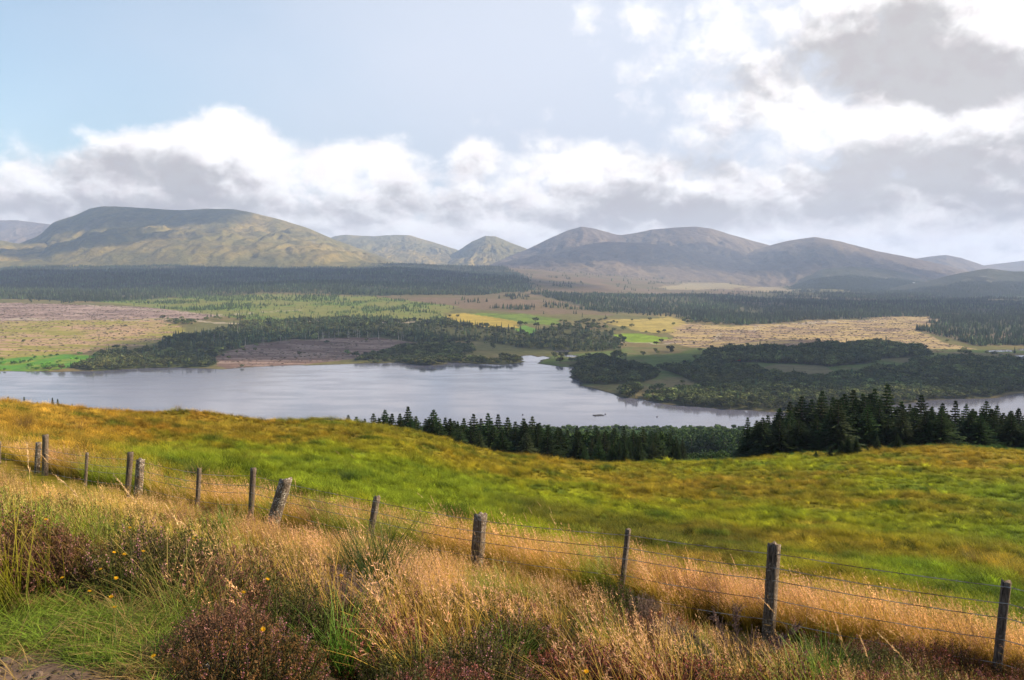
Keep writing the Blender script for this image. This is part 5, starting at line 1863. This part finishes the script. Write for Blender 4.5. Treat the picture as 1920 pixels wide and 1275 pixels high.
STEM = [stem_parts(740 + i) for i in range(4)]
TIPS = [(818, 915), (832, 928), (843, 940), (925, 955), (962, 945), (1003, 960), (1012, 950), (1030, 940), (1046, 952), (1075, 935), (1062, 965), (1092, 985), (1140, 1000), (1408, 1040), (1524, 1052), (1520, 1110), (1690, 1098), (1745, 1085), (1730, 1115), (655, 840), (682, 848), (560, 900), (625, 930),
        (118, 845), (135, 835), (430, 915), (395, 960), (330, 960), (470, 935), (1000, 1010), (1330, 1040), (1280, 1050), (880, 955), (1620, 1150), (1660, 1175), (1780, 1160), (240, 905), (60, 880), (700, 945), (740, 960)]
for i, (px, py) in enumerate(TIPS):
    h = rng.uniform(0.85, 1.05)
    q = place_at(px, py, h, 7.0)
    if not q:
        continue
    plant_thing('grass_stem', STEM[i % 4], q, rng.normal(0, 0.35), h * 1.05, 'tall straw coloured grass stem with feathery head ' + place_words(px), 'grass stem', 'tall grass stems ' + place_words(px))

# yellow flowers
def flower_parts(seed):
    r = np.random.default_rng(seed)
    st, hd = MB(), MB()
    st.tube([(0, 0, 0), (0.02, 0.01, 0.4), (-0.01, 0, 0.75), (0.0, 0, 1.0)], [0.004, 0.004, 0.003, 0.003], (0.09, 0.14, 0.03), 4)
    n = 16
    a = np.arange(n) * 6.283 / n
    for rad, zz, sh in ((0.052, 0.012, 0), (0.036, 0.022, 0.2)):
        o = np.stack([np.cos(a + sh) * rad, np.sin(a + sh) * rad, np.full(n, 1.0 + zz)], 1)
        m0 = np.stack([np.cos(a + sh - 0.2) * rad * 0.6, np.sin(a + sh - 0.2) * rad * 0.6, np.full(n, 1.0 + zz * 0.5)], 1)
        m1 = np.stack([np.cos(a + sh + 0.2) * rad * 0.6, np.sin(a + sh + 0.2) * rad * 0.6, np.full(n, 1.0 + zz * 0.5)], 1)
        cc = np.broadcast_to(np.array([0, 0, 1.0]), (n, 3))
        hd.quads(np.stack([cc, m0, o, m1], 1), (0.78, 0.46, 0.02))
    return [('stalk', st.mesh('stalk', M_HERB)), ('flower_head', hd.mesh('flower_head', M_HERB))]


FLW = flower_parts(1)
for px, py in ((245, 1000), (177, 1038), (204, 1042), (250, 1060), (198, 1058), (190, 1070), (383, 996), (391, 1010), (325, 998), (500, 1113), (383, 1148), (385, 1197), (211, 1152), (78, 975), (222, 1043), (145, 1122), (430, 1080), (1697, 1182), (1725, 1186), (1787, 1192), (1752, 1213), (1764, 1218),
               (1120, 1262), (845, 1010), (1668, 1200), (1810, 1175), (560, 1085), (300, 1085)):
    h = rng.uniform(0.42, 0.6)
    q = place_at(px, py, h, 3.2)
    if q:
        e = plant_thing('yellow_flower', FLW, q, rng.uniform(0, 6.28), (0.23, 0.23, h), 'small yellow flower on a thin stalk ' + place_words(px), 'flower', 'yellow flowers ' + place_words(px))
        e.rotation_euler = (rng.normal(0.25, 0.1), rng.normal(0, 0.15), rng.uniform(0, 6.28))

# crumpled white litter
q = place_at(386, 1250, 0.03)
r = np.random.default_rng(9)
nu, nv = 22, 16
uu, vv = np.meshgrid(np.linspace(0, 1, nu), np.linspace(0, 1, nv), indexing='ij')
lx = (uu - 0.5) * 0.20 + 0.02 * fbm(uu * 5, vv * 5, 3, 1)
ly = (vv - 0.5) * 0.10 + 0.02 * fbm(uu * 5 + 9, vv * 5, 3, 2)
lz = 0.035 + 0.055 * np.abs(fbm(uu * 3.2, vv * 3.2, 4, 3)) + 0.03 * np.sin(uu * 3.14) * np.sin(vv * 3.14)
ii = np.arange(nu * nv).reshape(nu, nv)
me = mesh_from('litter', np.stack([lx, ly, lz], -1).reshape(-1, 3), [np.stack([ii[:-1, :-1], ii[1:, :-1], ii[1:, 1:], ii[:-1, 1:]], -1).reshape(-1, 4)], np.full((nu * nv, 3), 0.36), False, M_LITTER)
o = obj('litter', me, None, q, 0.3, 0.5)
md = o.modifiers.new('thick', 'SOLIDIFY')
md.thickness = 0.002
tag(o, 'crumpled white plastic litter at the foot of the heather', 'litter')

# ------------------------------------------------------------------ wire fence
fence = bpy.data.objects.new('wire_fence', None)
C.objects.link(fence)
fx0, fy0 = fence_xy(1)
fence.location = (fx0, fy0, HC + float(near_z(fx0, fy0)))
tag(fence, 'old post and wire fence running down through the golden grass', 'fence')
FO = Vector(fence.location)


def post_mesh(seed, w, H_, lean, square, lichen, chip=0.03):
    r = np.random.default_rng(seed)
    k, rings = 16, 22
    V, zt = [], np.linspace(0, 1, rings)
    a = np.arange(k) * 6.283 / k
    for t in zt:
        ca, sa = np.cos(a), np.sin(a)
        if square:
            m_ = (np.abs(ca) ** 5 + np.abs(sa) ** 5) ** (-1 / 5)
        else:
            m_ = np.ones(k)
        rad = w / 2 * m_ * (1 + 0.09 * fbm(a * 1.6 + seed, np.full(k, t * 5.0), 3, seed) + 0.05 * fbm(a * 4 + seed, np.full(k, t * 1.2), 2, seed + 3))
        z = t * H_ + (t > 0.93) * chip * fbm(ca * 2.2 + seed, sa * 2.2, 3, seed + 5)
        V.append(np.stack([ca * rad + lean[0] * t * H_, sa * rad + lean[1] * t * H_, z + 0 * a], 1))
    V = np.concatenate(V)
    F4 = [(i * k + j, i * k + (j + 1) % k, (i + 1) * k + (j + 1) % k, (i + 1) * k + j) for i in range(rings - 1) for j in range(k)]
    topc = V[-k:].mean(0) + (0, 0, -0.006)
    V = np.vstack([V, topc])
    F3 = [((rings - 1) * k + j, (rings - 1) * k + (j + 1) % k, len(V) - 1) for j in range(k)]
    return mesh_from('post', V, [np.array(F4), np.array(F3)], np.full((len(V), 3), lichen), True, M_WOOD)


# top px, top row, bottom px, bottom row (for the lean), k along the line, width px, square, lichen, wire row, label
POSTS = [(2600, 1240, 2590, 1400, -1, 28, 1, 0.1, 1255, None),
         (1887, 1090, 1869, 1262, 0, 21, 1, 0.15, 1094, 'dark square post near the right edge'),
         (1452, 1020, 1440, 1200, 1, 27, 1, 0.35, 1031, 'thick square post with a chipped top'),
         (1178, 993, 1165, 1112, 2, 12, 1, 0.3, 999, 'thin post between two thick ones'),
         (901, 964, 895, 1052, 3, 26, 1, 0.5, 970, 'thick split old post'),
         (707, 931, 694, 1005, 4, 13, 1, 0.4, 937, 'short thin leaning post'),
         (536, 899, 508, 995, 4.93, 25, 0, 1.0, None, 'gnarled lichen covered post leaning right'),
         (475, 878, 470, 970, 5.3, 11, 0, 0.1, 889, 'slim round post'),
         (374, 878, 370, 955, 6, 9, 1, 0.2, 885, 'slim dark post'),
         (263, 861, 258, 940, 6.9, 16, 1, 1.0, None, 'old lichen spotted post beside a slim one'),
         (245, 848, 239, 930, 7.07, 11, 0, 0.1, 858, 'slim round post beside the lichen spotted one'),
         (163, 849, 160, 910, 8, 6, 1, 0.3, 853, 'thinnest post'),
         (86, 815, 84, 915, 8.95, 11, 0, 0.2, 840, 'tall round post of the left pair'),
         (72, 830, 68, 905, 9.15, 11, 1, 0.9, None, 'short pale post of the left pair'),
         (-1, 828, -2, 890, 10, 7, 1, 0.3, 834, 'thin post at the left edge'),
         (-90, 822, -92, 880, 11, 9, 1, 0.2, 830, None)]
anchors = []
for i, (tx, ty, bx_, by_, k, wpx, sq, li_, wr, lab) in enumerate(POSTS):
    if k == -1:
        X, Y = fence_xy(-1)
        g = float(near_z(X, Y))
        ztop = g + 1.12
        lean = (0.05, 0)
        Ub = X / Y
    else:
        Y = FY0 * (1 + k * FB)
        ut, vt = pix(tx, ty)
        X = float(ut) * Y
        ztop = float(vt) * Y
        g = float(near_z(X, Y)) - 0.35
        ub, vb = pix(bx_, by_)
        dzv = (float(vt) - float(vb)) * Y
        lean = ((float(ut) - float(ub)) * Y / max(dzv, 0.3), 0.02 * math.sin(i * 3.1))
    H_ = ztop - g
    w = wpx / F * Y
    PR = -0.62 + 0.12 * math.sin(i * 2.3)
    cr_, sr_ = math.cos(-PR), math.sin(-PR)
    me_ = post_mesh(800 + i, w * (0.80 if sq else 1.0), H_, (lean[0] * cr_ - lean[1] * sr_, lean[0] * sr_ + lean[1] * cr_), sq, li_, 0.05 if li_ > 0.3 else 0.025)
    o = obj('post', me_, fence, (X - lean[0] * H_ - FO.x, Y - FO.y, HC + g - FO.z), PR)
    if lab:
        o['label'] = lab
    if wr is not None:
        zw = (float(pix(960, wr)[1]) * Y) if k != -1 else ztop - 0.05
        anchors.append((X, Y - w * 0.5 - 0.004, zw, lean[0]))
anchors.sort(key=lambda q: -q[1], reverse=True)
A = np.array(anchors)


def strand(drop, sag, seed):
    r = np.random.default_rng(seed)
    pts = []
    for i in range(len(A) - 1):
        a, b_ = A[i], A[i + 1]
        for t in np.linspace(0, 1, 13)[:-1]:
            p = a[:3] * (1 - t) + b_[:3] * t
            ln = a[3] * (1 - t) + b_[3] * t
            pts.append((p[0] - ln * drop, p[1], p[2] - drop - sag * 4 * t * (1 - t) + r.normal(0, 0.002)))
    a = A[-1]
    pts.append((a[0] - a[3] * drop, a[1], a[2] - drop))
    return np.array(pts) + (-FO.x, -FO.y, HC - FO.z)


top = strand(0.02, 0.02, 1)
mb = MB()
# two twisted cores
arc = np.cumsum(np.r_[0, np.linalg.norm(np.diff(top, axis=0), axis=1)])
s_ = np.arange(0, arc[-1], 0.05)
tp = np.stack([np.interp(s_, arc, top[:, j]) for j in range(3)], 1)
for ph in (0, math.pi):
    off = np.stack([0 * s_, np.cos(s_ * 40 + ph) * 0.003, np.sin(s_ * 40 + ph) * 0.003], 1)
    mb.tube(tp + off, 0.0032, (1, 1, 1), 4, False)
wire = obj('barbed_wire', mb.mesh('barbed_wire', M_WIRE), fence)
mb = MB()
for s in np.arange(0.05, arc[-1], 0.11):
    p = np.array([np.interp(s, arc, top[:, j]) for j in range(3)])
    for q in range(2):
        d = rng.normal(0, 1, 3)
        d /= np.linalg.norm(d)
        mb.tube([p - d * 0.017, p + d * 0.017], 0.0016, (1, 1, 1), 3, False)
tag(obj('barbs', mb.mesh('barbs', M_WIRE), wire), kind='stuff')
for drop, sag, sd in ((0.20, 0.03, 2), (0.36, 0.02, 3), (0.60, 0.025, 4), (0.86, 0.03, 5)):
    mb = MB()
    mb.tube(strand(drop, sag, sd), 0.0048, (1, 1, 1), 4, False)
    obj('wire_strand', mb.mesh('wire_strand', M_WIRE), fence)
up, dn = strand(0.20, 0.03, 2), strand(0.86, 0.03, 5)
mb = MB()
for i in range(0, len(up)):
    for fr in (0.0, 0.5):
        j = min(i + 1, len(up) - 1)
        a, b_ = up[i] * (1 - fr) + up[j] * fr, dn[i] * (1 - fr) + dn[j] * fr
        if i % 2 == 0 and fr == 0.0:
            mb.tube([a, (a + b_) / 2 + rng.normal(0, 0.004, 3), b_], 0.0010, (1, 1, 1), 3, False)
tag(obj('stay_wires', mb.mesh('stay_wires', M_WIRE), fence), kind='stuff')

# ------------------------------------------------------------------ clouds overhead (their shadows lie over parts of the valley)
m, M = mat_new('cloud_vapour')
vs_ = M.n('ShaderNodeVolumeScatter')
vs_.inputs['Color'].default_value = c4(1, 1, 1)
vs_.inputs['Density'].default_value = 0.006
vs_.inputs['Anisotropy'].default_value = 0.5
oo = M.n('ShaderNodeOutputMaterial')
M.t.links.new(vs_.outputs[0], oo.inputs['Volume'])
M_CLOUD = m


def cloud_mesh(seed, rx, ry, rz):
    import bmesh
    bm = bmesh.new()
    bmesh.ops.create_icosphere(bm, subdivisions=5, radius=1.0)
    P = np.array([v.co[:] for v in bm.verts])
    nn = 1 + 0.30 * fbm(P[:, 0] * 2.2 + seed, P[:, 1] * 2.2 + P[:, 2] * 1.7, 5, seed, 0.55)
    P = P * nn[:, None] * np.array([rx, ry, rz])
    P[:, 2] = np.where(P[:, 2] < 0, P[:, 2] * 0.45, P[:, 2])
    for v, p in zip(bm.verts, P):
        v.co = p
    me = bpy.data.meshes.new('cloud')
    bm.to_mesh(me)
    bm.free()
    me.materials.append(M_CLOUD)
    return me


def cloud_over(px, py, yd, alt, rx, ry, rz, label, zt=None, seed=0, rot=0.0):
    """a cloud at height alt whose shadow falls on the land seen at the pixel (yd: distance)"""
    u, v = pix(px, py)
    T = Vector((float(u) * yd, yd, HC + float(v) * yd))
    p = T + SUNV * ((alt - T.z) / SUNV.z)
    o = obj('cloud', cloud_mesh(seed, rx, ry, rz), None, p, rot)
    tag(o, label, 'cloud', 'clouds overhead', 'thing')
    return o


CL = [(430, 522, 4600, 3600, 2300, 1250, 330), (650, 655, 1560, 2400, 430, 230, 130), (1420, 715, 1180, 2400, 560, 260, 150), (1800, 700, 1250, 2400, 520, 330, 150), (1700, 565, 3600, 3600, 900, 700, 260),
      (300, 402, 8800, 5600, 900, 700, 300), (130, 470, 7300, 5200, 650, 520, 240), (1250, 480, 8800, 5600, 2100, 1000, 150), (1620, 500, 8300, 5600, 1200, 900, 140)]
for i, (px, py, yd, alt, rx, ry, rz) in enumerate(CL):
    cloud_over(px, py, yd, alt, rx, ry, rz, 'pale cumulus cloud drifting high above the valley', None, 900 + i, 0.0)

# ------------------------------------------------------------------ haze: the valley air
m, M = mat_new('valley_air')
pv = M.n('ShaderNodeVolumePrincipled')
pv.inputs['Color'].default_value = c4(0.54, 0.68, 1.0)
pv.inputs['Density'].default_value = 6.0e-5
pv.inputs['Anisotropy'].default_value = 0.1
oo = M.n('ShaderNodeOutputMaterial')
M.t.links.new(pv.outputs[0], oo.inputs['Volume'])
mb = MB()
HX, HY0, HY1, HZ0, HZ1 = 21000, -1200, 18500, -140.0, 1060.0
mb.box((0, (HY0 + HY1) / 2, (HZ0 + HZ1) / 2), (HX * 2, HY1 - HY0, HZ1 - HZ0), (1, 1, 1))
tag(obj('haze', mb.mesh('haze', m)), 'thin blue haze filling the valley air', kind='stuff')
